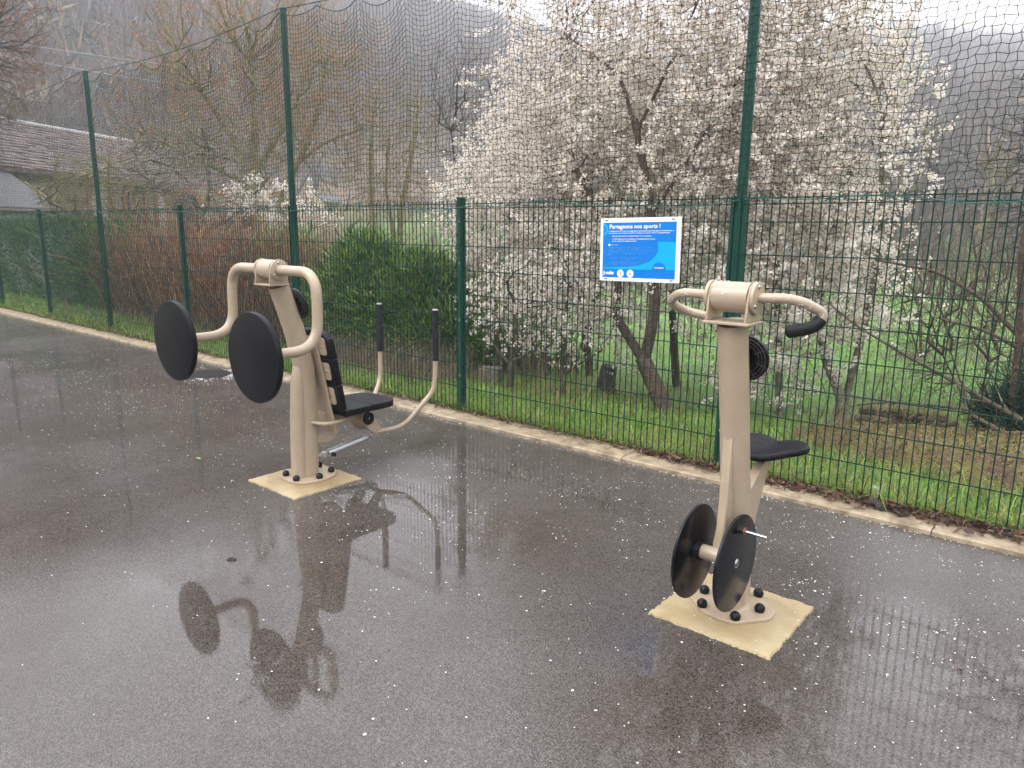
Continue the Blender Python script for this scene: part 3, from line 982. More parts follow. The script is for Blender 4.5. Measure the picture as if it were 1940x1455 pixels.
def head(parent, X, Y, Z, hw_, r, tilt=0.0, plate_z=None, pw=0.1, pd=0.075):
    """bearing drum on a U bracket"""
    br = MB()
    br.box((X, Y, plate_z), (2 * pw, 2 * pd, 0.012))
    for s in (-1, 1):
        xx = X + s * (hw_ - 0.011)
        prof = [(Y - pd + .004, plate_z + .006), (Y + pd - .004, plate_z + .006), (Y + r * .96, Z), (Y + r * .7, Z + r * .7), (Y, Z + r * 1.01), (Y - r * .7, Z + r * .7), (Y - r * .96, Z)]
        br.prism(prof, 0, xx - .005, xx + .005)
    b = br.build('bracket', 'beige', parent, smooth=35, bevel=0.003)
    MB().cyl((X - hw_ + .018, Y, Z), (X + hw_ - .018, Y, Z), r * .97, 40).build('drum', 'beige', parent)
    for s in (-1, 1):
        f = MB().rdisc((X + s * (hw_ + .002), Y, Z), (s, 0, 0), r * 1.02, 0.014, 40, 0.003).build('flange', 'beige', parent)
        for k in range(3):
            a = rad(100 + 120 * k)
            MB().dome((X + s * (hw_ + .008), Y + math.cos(a) * r * .72, Z + math.sin(a) * r * .72), (s, 0, 0), 0.009, 0.008, 12, 3).build('bolt', 'steel', f)


def drops(parent, pts_fn, n, seed, r0=0.0012, r1=0.0032, name='water_drops'):
    r = random.Random(seed); mb = MB()
    for _ in range(n):
        c, nrm = pts_fn(r)
        q = r.uniform(r0, r1)
        mb.dome(c - nrm * 0.0004, nrm, q, q * 0.7, 7, 2)
    o = mb.build(name, 'water', parent, kind='stuff')
    return o


def along(path, rt):
    path = [Vector(p) for p in path]

    def f(r):
        i = r.randrange(len(path) - 1); t = r.random()
        p = path[i].lerp(path[i + 1], t); d = (path[i + 1] - path[i]).normalized()
        u = d.cross(Vector((0, 0, 1)))
        if u.length < .1: u = Vector((1, 0, 0))
        u.normalize(); w = u.cross(d)
        a = r.uniform(0, 6.28); nrm = u * math.cos(a) + w * math.sin(a)
        return p + nrm * rt, nrm
    return f


# ---- machine 1: press seat with two big push discs on the other side
m1 = thing('press_machine', (-2.03, -1.95, 0.0), 'beige seated press machine with two large black discs on bent arms', 'exercise machine')
X = -2.03
colp = [(-1.945, 0.02), (-1.938, .2), (-1.93, .40), (-1.925, .60), (-1.935, .76), (-1.962, .88), (-2.0, 1.02), (-2.045, 1.155), (-2.09, 1.285)]
ra = [.079, .078, .076, .074, .072, .070, .068, .066, .065]
MB().tube([(X, y, z) for y, z in colp], .07, 32, ell=[(.056, a) for a in ra]).build('column', 'beige', m1)
# front lobe of the column up to 0.8 m
lobe = [(-2.012, .012), (-2.008, .2), (-2.0, .45), (-1.988, .66), (-1.975, .76), (-1.955, .83)]
MB().tube([(X, y, z) for y, z in lobe], .05, 24, rs=[.05, .05, .048, .044, .036, .02]).build('front_rib', 'beige', m1)
pl = []
for i in range(40):
    a = 2 * math.pi * i / 40
    pl.append((X - .005 + .168 * math.copysign(abs(math.cos(a)) ** .8, math.cos(a)), -1.935 + .168 * math.copysign(abs(math.sin(a)) ** .8, math.sin(a))))
MB().prism(pl, 2, 0.0095, 0.024).build('base_plate', 'beige', m1, bevel=.002)
bolts(m1, [(-2.115, -2.055), (-1.975, -2.07), (-1.905, -1.94), (-1.955, -1.81), (-2.105, -1.80), (-2.165, -1.93)], .024)
head(m1, X, -2.135, 1.385, .088, .062, plate_z=1.295, pw=.086, pd=.070)
for s in (1, -1):
    path = fillet([(X + s * .10, -2.135, 1.385), (X + s * .462, -2.135, 1.385), (X + s * .465, -2.145, .945), (X + s * .455, -2.55, .942)], [.15, .17], 12)
    a = MB().tube(path, .031, 20).build('disc_arm', 'beige', m1)
    d = MB().rdisc((X + s * .452, -2.545, .942), (0, -1, 0), .25, .036, 64, .009).build('push_disc', 'black_board', m1)
    MB().cyl((X + s * .452, -2.52, .942), (X + s * .452, -2.505, .942), .05, 20).build('disc_hub', 'steel', d)
    drops(a, along(path, .031), 90, 5 + s)
# round dial on the back of the column


M['dial_rib'] = mat('dial_rib', (.07, .075, .085), .4)  # paler than the dial: grey highlights on the ribs put into the colour


def dial(parent, c, axis, r):
    a = Vector(axis).normalized(); c = Vector(c)
    d = MB().rdisc(c, a, r, .016, 48, .003).build('round_dial', 'black_plastic', parent)
    mb = MB()
    b = -a
    u = b.cross(Vector((0, 0, 1))); u.normalize(); w = u.cross(b)
    for q in (.62, .76, .90):
        mb.tube([c + b * .012 + (u * math.cos(t) + w * math.sin(t)) * r * q for t in [2 * math.pi * k / 36 for k in range(37)]], .0022, 6, cap=False)
    for k in range(8):
        t = 2 * math.pi * k / 8 + .3
        mb.tube([c + b * .012 + (u * math.cos(t) + w * math.sin(t)) * r * .5, c + b * .012 + (u * math.cos(t) + w * math.sin(t)) * r * .93], .0022, 6)
    mb.build('dial_ribs', 'dial_rib', d)
    mb = MB()
    mb.tube([c + b * .008, c + b * .05], .022, 12)
    mb.build('dial_mount', 'black_plastic', d)
    return d


dial(m1, (X, -1.958, 1.165), (0, 1, .30), .100)
# web plates, back sheet, seat
MB().prism([(-1.90, .44), (-1.90, .235), (-1.79, .222), (-1.74, .235), (-1.66, .33), (-1.50, .30), (-1.44, .36), (-1.46, .41), (-1.74, .425)], 0, X - .035, X + .035).build('seat_beam', 'beige', m1, smooth=0, bevel=.006)
# leaning sheet behind the backrest


def lean(x, s_, off=0.0):
    """point on the backrest plane: s_ up along it from the seat, off to the rear"""
    b = Vector((0, -1.745, .462)); t = Vector((0, -1.838, .99)) - b; t.normalize()
    n_ = Vector((0, t.z, -t.y)); n_ = -n_
    return Vector((x, 0, 0)) + b + t * s_ + n_ * off


def lean_plate(pts, o0, o1):
    mb = MB(); n = len(pts)
    Va = [lean(p[0], p[1], o0) for p in pts]; Vb = [lean(p[0], p[1], o1) for p in pts]
    mb.add(Va + Vb, [tuple(range(n)), tuple(range(2 * n - 1, n - 1, -1))] + [(i, i + n, (i + 1) % n + n, (i + 1) % n) for i in range(n)])
    return mb


bs = MB()
bs2 = lean_plate([(X - .115, -.16), (X + .115, -.16), (X + .100, .22), (X + .080, .50), (X - .080, .50), (X - .100, .22)], .058, .066)
bs2.build('back_sheet', 'beige', m1, smooth=0, bevel=.003)
for s in (-1, 1):
    lean_plate([(X + s * .109, -.16), (X + s * .115, -.16), (X + s * .080, .50), (X + s * .074, .50)], .058, .070).build('sheet_flange', 'beige', m1, smooth=0, bevel=.002)


def rrect(x0, x1, z0, z1, r, corners=(1, 1, 1, 1), n=6):
    out = []
    for (cx, cz, a0, on) in ((x1 - r, z0 + r, -90, corners[0]), (x1 - r, z1 - r, 0, corners[1]), (x0 + r, z1 - r, 90, corners[2]), (x0 + r, z0 + r, 180, corners[3])):
        if on:
            for k in range(n + 1):
                a = rad(a0 + 90 * k / n); out.append((cx + r * math.cos(a), cz + r * math.sin(a)))
        else:
            sx = 1 if cx > (x0 + x1) / 2 else -1; sz = 1 if cz > (z0 + z1) / 2 else -1
            out.append((cx + sx * r, cz + sz * r))
    return out


for z0 in (.045, .215, .385):
    pp = lean_plate(rrect(X - .155, X + .155, z0, z0 + .118, .022), .046, .053).build('mounting_plate', 'beige', m1, smooth=0, bevel=.002)
    for sx in (-.12, .12):
        c = lean(X + sx, z0 + .06, .053); nn = (lean(0, 0, 1) - lean(0, 0, 0)).normalized()
        MB().dome(c, nn, .008, .006, 10, 3).build('bolt', 'steel', pp)
for k, (z0, z1) in enumerate(((0, .176), (.179, .352), (.355, .545))):
    top = k == 2
    w = .19
    if top:
        pts = [(X - w, z0), (X + w, z0), (X + w, z1 - .10), (X + w - .012, z1 - .055), (X + w - .05, z1 - .018), (X + w - .11, z1), (X - w + .11, z1), (X - w + .05, z1 - .018), (X - w + .012, z1 - .055), (X - w, z1 - .10)]
    else:
        pts = [(X - w, z0), (X + w, z0), (X + w, z1), (X - w, z1)]
    lean_plate(pts, .0, .045).build('backrest_board', 'black_board', m1, smooth=30, bevel=.005)
for k, (y0, y1) in enumerate(((-1.765, -1.523), (-1.520, -1.285))):
    w = .195
    if k == 0:
        pts = [(X - w, y0), (X + w, y0), (X + w, y1), (X - w, y1)]
    else:
        pts = [(X - w, y0), (X + w, y0), (X + w, y1 - .10), (X + w - .02, y1 - .05), (X + w - .06, y1 - .015), (X + w - .12, y1), (X - w + .12, y1), (X - w + .06, y1 - .015), (X - w + .02, y1 - .05), (X - w, y1 - .10)]
    MB().prism(pts, 2, .415, .458).build('seat_board', 'black_board', m1, smooth=30, bevel=.006)
MB().box((X, -1.60, .405), (.16, .22, .012)).build('seat_plate', 'beige', m1, smooth=0, bevel=.002)
for s in (1, -1):
    path = fillet([(X + s * .045, -1.93, .385), (X + s * .125, -1.86, .372), (X + s * .12, -1.70, .375), (X + s * .05, -1.60, .395)], [.06, .07], 8)
    MB().tube(path, .0135, 12).build('guard_loop', 'beige', m1)
# lever with its pivot, damper
MB().cyl((X - .105, -1.51, .345), (X + .105, -1.51, .345), .045, 28).build('pivot_tube', 'beige', m1)
for s in (1, -1):
    c = MB().rdisc((X + s * .113, -1.51, .345), (s, 0, 0), .046, .016, 32, .004).build('pivot_cap', 'black_plastic', m1)
    MB().dome((X + s * .120, -1.51, .345), (s, 0, 0), .007, .006, 10, 3).build('bolt', 'steel', c)
    lp = MB().prism([(-1.56, .345), (-1.545, .385), (-1.49, .39), (-1.455, .36), (-1.385, .255), (-1.375, .225), (-1.40, .205), (-1.455, .225), (-1.53, .295)], 0, X + s * .085, X + s * .097)
    lp.build('lever_plate', 'beige', m1, smooth=0, bevel=.003)
    lv = fillet([(X + s * .088, -1.405, .225), (X + s * .20, -1.27, .25), (X + s * .297, -1.055, .50), (X + s * .302, -1.045, .62), (X + s * .303, -1.04, 1.045)], [.10, .16, .06], 10)
    l = MB().tube(lv, .0175, 16).build('lever', 'beige', m1)
    MB().tube([(X + s * .303, -1.04, .715), (X + s * .303, -1.04, 1.075)], .0225, 20).build('grip', 'grip_grey', l)
    MB().tube([(X + s * .303, -1.04, 1.074), (X + s * .303, -1.04, 1.082)], .0205, 16).build('grip_end', 'trim_white', l)
MB().cyl((X - .09, -1.395, .225), (X + .09, -1.395, .225), .014, 12).build('lever_crossbar', 'beige', m1)
dp = MB().cyl((X + .03, -1.80, .142), (X + .03, -1.47, .182), .0245, 20).build('damper', 'alu', m1)
MB().cyl((X + .03, -1.47, .182), (X + .03, -1.425, .187), .009, 12).build('damper_rod', 'steel', dp)
MB().rdisc((X + .03, -1.41, .189), (1, 0, 0), .020, .022, 20, .003).build('damper_eye', 'alu', dp)
MB().rdisc((X + .03, -1.825, .14), (1, 0, 0), .022, .026, 20, .003).build('damper_eye', 'alu', dp)
MB().rdisc((X + .06, -1.775, .135), (1, 0, 0), .014, .03, 16, .003).build('damper_valve', 'rubber', dp)
MB().cyl((X + .012, -1.89, .135), (X + .02, -1.825, .14), .012, 12).build('damper_lug', 'beige', m1)
MB().cyl((X + .02, -1.41, .19), (X + .02, -1.40, .235), .012, 12).build('damper_lug', 'beige', m1)
mb = MB()
for k in range(9):
    mb.box((X + .052, -1.868, .30 + k * .011), (.002, .018, .006))
mb.build('type_label', 'ink_grey', m1, smooth=0)

# ---- machine 2: hand bars above, pedal discs below, saddle behind
X = 0.862
m2 = thing('pedal_machine', (X, -1.73, 0.0), 'beige arm and pedal machine with a saddle, black grip and missing pedal', 'exercise machine')
colp = [(-1.725, .02), (-1.735, .12), (-1.757, .30), (-1.785, .455), (-1.83, .66), (-1.872, .883), (-1.915, 1.08), (-1.957, 1.26), (-1.966, 1.295)]
ra = [.098, .094, .086, .081, .075, .070, .066, .063, .062]
MB().tube([(X, y, z) for y, z in colp], .07, 32, ell=[(.0575, a) for a in ra]).build('column', 'beige', m2)
MB().tube([(X, -1.724, .018), (X, -1.724, .028), (X, -1.728, .045)], .1, 32, ell=[(.078, .122), (.066, .108), (.056, .098)]).build('weld_collar', 'beige', m2)
MB().prism([(-1.865, .882), (-1.915, .878), (-1.932, .86), (-1.935, .55), (-1.942, .44), (-1.965, .385), (-1.965, .30), (-1.90, .26), (-1.80, .25), (-1.80, .882)], 0, X - .019, X + .019).build('front_rib', 'beige', m2, smooth=40, bevel=.006)
pl = []
for (x_, y_) in [(-.05, -.165), (.09, -.165), (.19, -.04), (.185, .04), (.06, .17), (-.08, .17), (-.18, .05), (-.185, -.06)]:
    pl.append((X + x_ - .02, -1.722 + y_))
MB().prism([pl[0], ((pl[0][0] + pl[1][0]) / 2, pl[0][1] - .012), pl[1], pl[2], ((pl[2][0] + pl[3][0]) / 2 + .004, (pl[2][1] + pl[3][1]) / 2), pl[3], pl[4], ((pl[4][0] + pl[5][0]) / 2, pl[4][1] + .012), pl[5], pl[6], pl[7]], 2, .0095, .023).build('base_plate', 'beige', m2, smooth=0, bevel=.003)
bolts(m2, [(.717, -1.725), (.765, -1.849), (.922, -1.859), (.975, -1.725), (.916, -1.592), (.765, -1.60)], .023)
head(m2, X + .008, -1.985, 1.395, .088, .060, plate_z=1.300, pw=.092, pd=.072)
rbar = fillet([(X + .09, -1.985, 1.397), (X + .235, -1.96, 1.402), (X + .312, -1.87, 1.345), (X + .285, -1.90, 1.296), (X + .205, -1.925, 1.276)], [.08, .05, .03], 10)
b = MB().tube(rbar, .0185, 18).build('hand_bar', 'beige', m2)
cut = int(len(rbar) * .60)
g1 = MB().tube(rbar[cut:-1] + [Vector((X + .200, -1.9265, 1.2748)), Vector((X + .193, -1.929, 1.273))], .023, 18, rs=[.0245] * (len(rbar[cut:-1]) + 1) + [.015]).build('grip', 'rubber', b)
mb = MB()
tail = rbar[-1]; d0 = (Vector(rbar[-2]) - Vector(rbar[-1]))
for k in range(7):
    c = Vector(rbar[-1]).lerp(Vector(rbar[-2]), k / 7)
    dd = d0.normalized()
    mb.tube([c - dd * .0025, c + dd * .0025], .0262, 18)
mb.build('grip_ridges', 'rubber', b)
lbar = fillet([(X - .08, -1.985, 1.397), (X - .235, -1.965, 1.398), (X - .315, -1.885, 1.345), (X - .28, -1.80, 1.305), (X - .15, -1.74, 1.275)], [.08, .045, .04], 10)
b2 = MB().tube(lbar, .0185, 18).build('hand_bar', 'beige', m2)
drops(b, along(rbar[:cut], .0185), 150, 3)
drops(b2, along(lbar, .0185), 220, 4)


def drumpts(r):
    a = r.uniform(.2, 2.6); n_ = Vector((0, -math.cos(a), math.sin(a)))
    return Vector((X + .008 + r.uniform(-.07, .07), -1.985, 1.395)) + n_ * .0585, n_


drops(m2, drumpts, 45, 6, .0015, .004)


def colpts(r):
    i = r.randrange(3, 8); t = r.random()
    y = colp[i][0] + (colp[i + 1][0] - colp[i][0]) * t if i < 8 else colp[8][0]; z = colp[i][1] + (colp[min(i + 1, 8)][1] - colp[i][1]) * t
    a = r.uniform(-.9, 1.1)
    n_ = Vector((math.sin(a) / .0545, -math.cos(a) / .07, 0)).normalized()
    return Vector((X + math.sin(a) * .0545, y - math.cos(a) * ra[i], z)), n_


drops(m2, colpts, 40, 7, .0008, .0022)
dial(m2, (X, -1.815, 1.140), (0, 1, .22), .098)
# pedals
MB().cyl((X - .062, -1.975, .338), (X + .062, -1.975, .338), .031, 28).build('axle_tube', 'beige', m2)
for s in (1, -1):
    MB().cyl((X + s * .055, -1.975, .335), (X + s * .082, -1.975, .335), .036, 24).build('axle_seal', 'rubber', m2)
    d = MB().rdisc((X + s * .088, -1.975, .330), (s, 0, 0), .2, .012, 72, .003).build('pedal_disc', 'black_plastic', m2)
    MB().dome((X + s * .0935, -1.975, .330), (s, 0, 0), .0195, .008, 24, 4).build('axle_bolt', 'steel', d)
pd = (X + .094, -1.985, .478)
nut = MB().cyl(pd, (pd[0] + .026, pd[1], pd[2]), .017, 16, .014).build('pedal_nut', 'rubber', m2)
MB().rdisc((pd[0] + .028, pd[1], pd[2]), (1, 0, 0), .0165, .006, 20, .001).build('rusty_washer', 'rust', m2)
MB().cyl((pd[0] + .03, pd[1], pd[2]), (pd[0] + .115, pd[1] + .002, pd[2] - .003), .0068, 12).build('pedal_pin', 'steel', m2)
MB().tube([(X - .094, -2.015, .222), (X - .106, -2.015, .222), (X - .112, -2.015, .222), (X - .142, -2.015, .222), (X - .145, -2.015, .222)], .016, 16, rs=[.012, .012, .017, .0175, .013]).build('pedal_stub', 'rubber', m2)
# saddle on its arm
MB().prism([(-1.685, .30), (-1.715, .44), (-1.73, .53), (-1.53, .655), (-1.43, .665), (-1.43, .653), (-1.485, .64), (-1.62, .37)], 0, X - .021, X + .021).build('saddle_arm', 'beige', m2, smooth=0, bevel=.004)
MB().box((X, -1.475, .662), (.10, .14, .008)).build('saddle_plate', 'beige', m2, smooth=0, bevel=.002)


def saddle():
    # plan outline: wide wings at the rear, short nose to the front; dished top, rolled edge
    ctrl = [(0, -1.665), (.045, -1.655), (.080, -1.60), (.115, -1.53), (.157, -1.475), (.172, -1.43), (.157, -1.385), (.11, -1.345), (.055, -1.335), (0, -1.352)]
    half = fillet([(a, b, 0) for a, b in ctrl], .022, 3)
    outl = [(p.x, p.y) for p in half] + [(-p.x, p.y) for p in reversed(half[1:-1])]
    n = len(outl)
    cy = -1.47
    V = []; F = []
    rings = [(0.0, 0), (.35, .002), (.65, .007), (.88, .010), (.97, .007), (1.0, -.003), (.985, -.016), (.93, -.021)]
    for s_, dz in rings:
        for (x_, y_) in outl:
            xx = x_ * s_; yy = cy + (y_ - cy) * s_
            lift = .020 * (xx / .19) ** 2 + .014 * sstep(-1.40, -1.33, yy) - .010 * math.exp(-(xx / .045) ** 2) * sstep(-1.52, -1.40, yy)
            V.append((X + xx, yy, .684 + dz + float(lift)))
    for i in range(len(rings) - 1):
        for k in range(n):
            F.append((i * n + k, i * n + (k + 1) % n, (i + 1) * n + (k + 1) % n, (i + 1) * n + k))
    F.append(tuple(range((len(rings) - 1) * n, len(rings) * n)))
    mb = MB(); mb.add(V, F)
    return mb.build('saddle', 'black_board', m2, smooth=60)


saddle()
# scuffs in the paint low on the column
mb = MB()
rr = random.Random(12)
for k in range(9):
    z = .53 - k * .011 + rr.uniform(-.003, .003)
    a = 1.25 + rr.uniform(-.12, .12)
    yc = np.interp(z, [c[1] for c in colp], [c[0] for c in colp]); rad_ = np.interp(z, [c[1] for c in colp], ra)
    if k in (2, 5): continue
    n_ = Vector((math.sin(a) / .0545, -math.cos(a) / .08, 0)).normalized()
    c = Vector((X + math.sin(a) * .0545, yc - math.cos(a) * rad_, z)) + n_ * .0006
    t_ = n_.cross(Vector((0, 0, 1)))
    w = rr.uniform(.002, .006); h = rr.uniform(.0015, .004)
    mb.add([c - t_ * w - Vector((0, 0, h)), c + t_ * w * .5 - Vector((0, 0, h * .3)), c + t_ * w + Vector((0, 0, h)), c - t_ * w * .4 + Vector((0, 0, h * .6))], [(0, 1, 2, 3)])
mb.build('paint_chips', 'rust', m2, smooth=0, kind='stuff')

# ================================================================== BUILDINGS
def building():
    # large barn: ridge runs from A (near) to B
    A = Vector((-33.0, 2.2, 0)); B = Vector((-39.3, 13.2, 0))
    d = (B - A).normalized(); q = Vector((-d.y, d.x, 0))
    if q.x < 0: q = -q                      # towards the court
    barn = thing('stone_barn', (-36, 7.7, 0), 'old stone barn with brown roof and arched brick openings beyond the left hedge', 'barn')
    rz, ez, hwid = 5.85, 3.75, 4.2
    rr0 = random.Random(14)
    zb = -0.6

    def wallseg(P, Q, z0, z1, th, name, m, par):
        u = (Q - P).normalized(); n_ = Vector((-u.y, u.x, 0))
        mb = MB()
        V = [P - n_ * th / 2, Q - n_ * th / 2, Q + n_ * th / 2, P + n_ * th / 2]
        mb.add([Vector((v.x, v.y, z0)) for v in V] + [Vector((v.x, v.y, z1)) for v in V], [(0, 1, 2, 3), (4, 5, 6, 7), (0, 1, 5, 4), (1, 2, 6, 5), (2, 3, 7, 6), (3, 0, 4, 7)])
        return mb.build(name, m, par, smooth=0)
    f0, f1 = A + q * hwid * .93, B + q * hwid * .93
    wallseg(f0, f1, zb, ez, .5, 'front_wall', 'stone_wall', barn)
    wallseg(A - q * hwid * .93, B - q * hwid * .93, zb, ez, .5, 'rear_wall', 'stone_wall', barn)
    for P in (A, B):
        mb = MB()
        for k, off in ((0, -.2), (1, .2)):
            for (s, z) in ((-1, zb), (1, zb), (1, ez), (0, rz - .1), (-1, ez)):
                v = P + q * hwid * .9 * s + d * off
                mb.v.append((v.x, v.y, z))
        mb.f += [(0, 1, 2, 3, 4), (5, 6, 7, 8, 9)] + [(i, (i + 1) % 5, (i + 1) % 5 + 5, i + 5) for i in range(5)]
        mb.build('gable_wall', 'render_cream', barn, smooth=0)
    for s in (1, -1):
        mb = MB()
        a0 = A - d * .4; b0 = B + d * .4
        V = [a0 + Vector((0, 0, rz)), b0 + Vector((0, 0, rz)), b0 + q * s * hwid * 1.08 + Vector((0, 0, ez - .25)), a0 + q * s * hwid * 1.08 + Vector((0, 0, ez - .25))]
        mb.add(V + [v + Vector((0, 0, .12)) for v in V], [(0, 1, 2, 3), (4, 5, 6, 7), (0, 1, 5, 4), (1, 2, 6, 5), (2, 3, 7, 6), (3, 0, 4, 7)])
        r_ = mb.build('roof', 'roof_brown', barn, smooth=0)
        # tile courses, each lapped over the next
        mb = MB(); nc = 17
        top_ = Vector((0, 0, rz + .13)); low = q * s * hwid * 1.08 + Vector((0, 0, ez - .11))
        for k in range(nc):
            t0_, t1_ = k / nc, (k + 1.12) / nc
            u0 = top_.lerp(low, t0_); u1 = top_.lerp(low, min(t1_, 1.0))
            for j in range(22):
                w0, w1 = j / 22, (j + .985) / 22
                jit = rr0.uniform(-.02, .03)
                pa, pb = a0.lerp(b0, w0), a0.lerp(b0, w1)
                Vv = [pa + u0, pb + u0, pb + u1 + Vector((0, 0, .05 + jit)), pa + u1 + Vector((0, 0, .05 + jit))]
                mb.add(Vv + [v - Vector((0, 0, .05)) for v in (Vv[3], Vv[2])], [(0, 1, 2, 3), (3, 2, 5, 4)])
        mb.build('tile_courses', 'roof_brown', r_, smooth=0, kind='stuff')
    MB().tube([A - d * .4 + Vector((0, 0, rz + .13)), B + d * .4 + Vector((0, 0, rz + .13))], .11, 8).build('ridge_tiles', 'trim_white', barn)
    # arched openings in the front wall, each a brick arch round a dark recess
    L = (f1 - f0).length
    for k in range(4):
        c = f0 + d * (L * (.40 + .17 * k)) + q * .26
        w, z0, z1 = .60, 1.6, 2.75
        mb = MB(); n = 10
        inner = [(-w, z0), (-w, z1)] + [(-w * math.cos(math.pi * i / n), z1 + w * math.sin(math.pi * i / n)) for i in range(1, n)] + [(w, z1), (w, z0)]
        outer = [(x * 1.32, z if z <= z1 else z1 + (z - z1) * 1.35) for x, z in inner]
        m_ = len(inner)
        for (pts, off) in ((inner, 0), (outer, 0), (inner, .10), (outer, .10)):
            for (x, z) in pts:
                v = c + d * x + q * off; mb.v.append((v.x, v.y, z))
        for i in range(m_ - 1):
            mb.f += [(2 * m_ + i, 2 * m_ + i + 1, 3 * m_ + i + 1, 3 * m_ + i), (i + m_, i + 1 + m_, i + 1 + 3 * m_, i + 3 * m_), (i, i + 1, i + 1 + 2 * m_, i + 2 * m_)]
        win = mb.build('arched_window', 'brick', barn, smooth=0)
        mb = MB()
        for (x, z) in inner:
            v = c + d * x + q * .02; mb.v.append((v.x, v.y, z))
        mb.f = [tuple(range(m_))]
        mb.build('pane', 'dark' if k % 2 else 'white_render', win, smooth=0)
    # long low wall carried on to the right with pale and orange quoins
    ruin = thing('ruined_wall', (-36, 14, 0), 'roofless rubble stone wall with orange brick arches standing right of the barn, behind the bare shrubs', 'wall')
    P, Q = Vector((-36.2, 9.8, 0)) + q * 2, Vector((-34.6, 18.5, 0)) + q * 1.0
    wallseg(P, Q, -.6, 3.55, .5, 'masonry', 'render_cream', ruin)
    u = (Q - P).normalized(); n_ = Vector((u.y, -u.x, 0))
    if n_.x < 0: n_ = -n_
    rr_ = random.Random(2)
    for k in range(5):
        c = P + u * (1.2 + 1.55 * k) + n_ * .27
        mb = MB()
        for i in range(9):
            a = math.pi * i / 8
            R = Matrix(((u.x * math.cos(a - math.pi / 2) , n_.x, -u.x * math.sin(a - math.pi / 2)), (u.y * math.cos(a - math.pi / 2), n_.y, -u.y * math.sin(a - math.pi / 2)), (math.sin(a - math.pi / 2), 0, math.cos(a - math.pi / 2))))
            mb.box(c + u * .62 * math.cos(a) + Vector((0, 0, 2.75 + 0.62 * math.sin(a))), (.20, .09, .26), R)
        mb.build('brick_arch', 'brick', ruin, smooth=0)
        mb = MB()
        for i in range(-8, 9):
            x = .5 * i / 8
            v = c + u * x; mb.v += [(v.x, v.y, 1.0), (v.x, v.y, 2.75 + math.sqrt(max(0, .25 - x * x)))]
        mb.f = [(2 * i, 2 * i + 2, 2 * i + 3, 2 * i + 1) for i in range(16)]
        mb.build('opening', ('white_render', 'dark', 'stone_wall', 'dark', 'white_render')[k], ruin, smooth=0)
    # nearer low house, its eaves above the conifer hedge
    cot = thing('low_cottage', (-27, 3, 0), 'low white-walled cottage with a grey roof and cream gable at the far left edge', 'house')
    E0, E1 = Vector((-24.0, -1.2, 0)), Vector((-27.4, 5.3, 0))
    u = (E1 - E0).normalized(); n_ = Vector((u.y, -u.x, 0))
    if n_.x < 0: n_ = -n_
    wallseg(E0 - n_ * .3, E1 - n_ * .3, -.6, 2.05, .3, 'front_wall', 'white_render', cot)
    wid = 3.2
    mb = MB()
    for off in (0, -.22):
        for (s, z) in ((0, -.6), (wid * 2, -.6), (wid * 2, 2.1), (wid, 4.35), (0, 2.1)):
            v = E1 + u * off - n_ * (s + .3); mb.v.append((v.x, v.y, z))
    mb.f = [(0, 1, 2, 3, 4), (5, 6, 7, 8, 9)] + [(i, (i + 1) % 5, (i + 1) % 5 + 5, i + 5) for i in range(5)]
    mb.build('gable_wall', 'render_cream', cot, smooth=0)
    for s in (0, 1):
        mb = MB()
        e = -n_ * (0 if s == 0 else wid * 2 + .6)
        r_ = -n_ * (wid + .3)
        V = [E0 + e + Vector((0, 0, 2.12)), E1 + u * .25 + e + Vector((0, 0, 2.12)), E1 + u * .25 + r_ + Vector((0, 0, 4.42)), E0 + r_ + Vector((0, 0, 4.42))]
        mb.add(V + [v + Vector((0, 0, .1)) for v in V], [(0, 1, 2, 3), (4, 5, 6, 7), (0, 1, 5, 4), (1, 2, 6, 5), (2, 3, 7, 6), (3, 0, 4, 7)])
        mb.build('roof', 'roof_grey', cot, smooth=0)
    MB().tube([E0 + Vector((0, 0, 2.1)) + n_ * .05, E1 + Vector((0, 0, 2.1)) + n_ * .05], .06, 8).build('gutter', 'stone_block', cot)
    for k in range(3):
        c = E0.lerp(E1, .25 + .28 * k) + n_ * -.13
        R = Matrix(((u.x, n_.x, 0), (u.y, n_.y, 0), (0, 0, 1)))
        w = MB().box(c + Vector((0, 0, 1.25)), (.85, .06, .95), R).build('window', 'trim_white', cot, smooth=0)
        MB().box(c + n_ * .04 + Vector((0, 0, 1.25)), (.7, .02, .8), R).build('pane', 'dark', w, smooth=0)
    # tiny far house
    fh = thing('far_house', (-46.3, 30.8, 0), 'tiny pale gabled house far off between the bare trees left of centre', 'house')
    MB().prism([(-46.9, -1), (-45.7, -1), (-45.7, 3.65), (-46.3, 4.05), (-46.9, 3.65)], 1, 30, 31.6).build('wall', 'render_cream', fh, smooth=0)
    MB().prism([(-47.05, 3.55), (-46.3, 4.08), (-45.55, 3.55), (-45.55, 3.64), (-46.3, 4.18), (-47.05, 3.64)], 1, 29.9, 31.7).build('roof', 'roof_grey', fh, smooth=0)
    MB().box((-46.3, 29.98, 2.9), (.35, .06, .4)).build('window', 'dark', fh, smooth=0)


building()
for k, (pts, lab) in enumerate((([(-56.0, 6, 13.1), (-55.35, 12.9, 13.07), (-54.7, 20.4, 13.15), (-54.2, 30, 13.5), (-53, 60, 15.5)], 'upper of two thin pale overhead cables crossing the misty slope at upper left'),
                                ([(-56.1, 6, 12.4), (-55.4, 12.8, 12.27), (-55.85, 17.6, 12.2), (-57.5, 24, 12.5), (-60, 60, 14.5)], 'lower of two thin pale overhead cables crossing the misty slope at upper left'))):
    tag(MB().tube(fillet(pts, 4, 4), .022, 5).build('overhead_cable', 'wire_pale'), lab, 'cable')


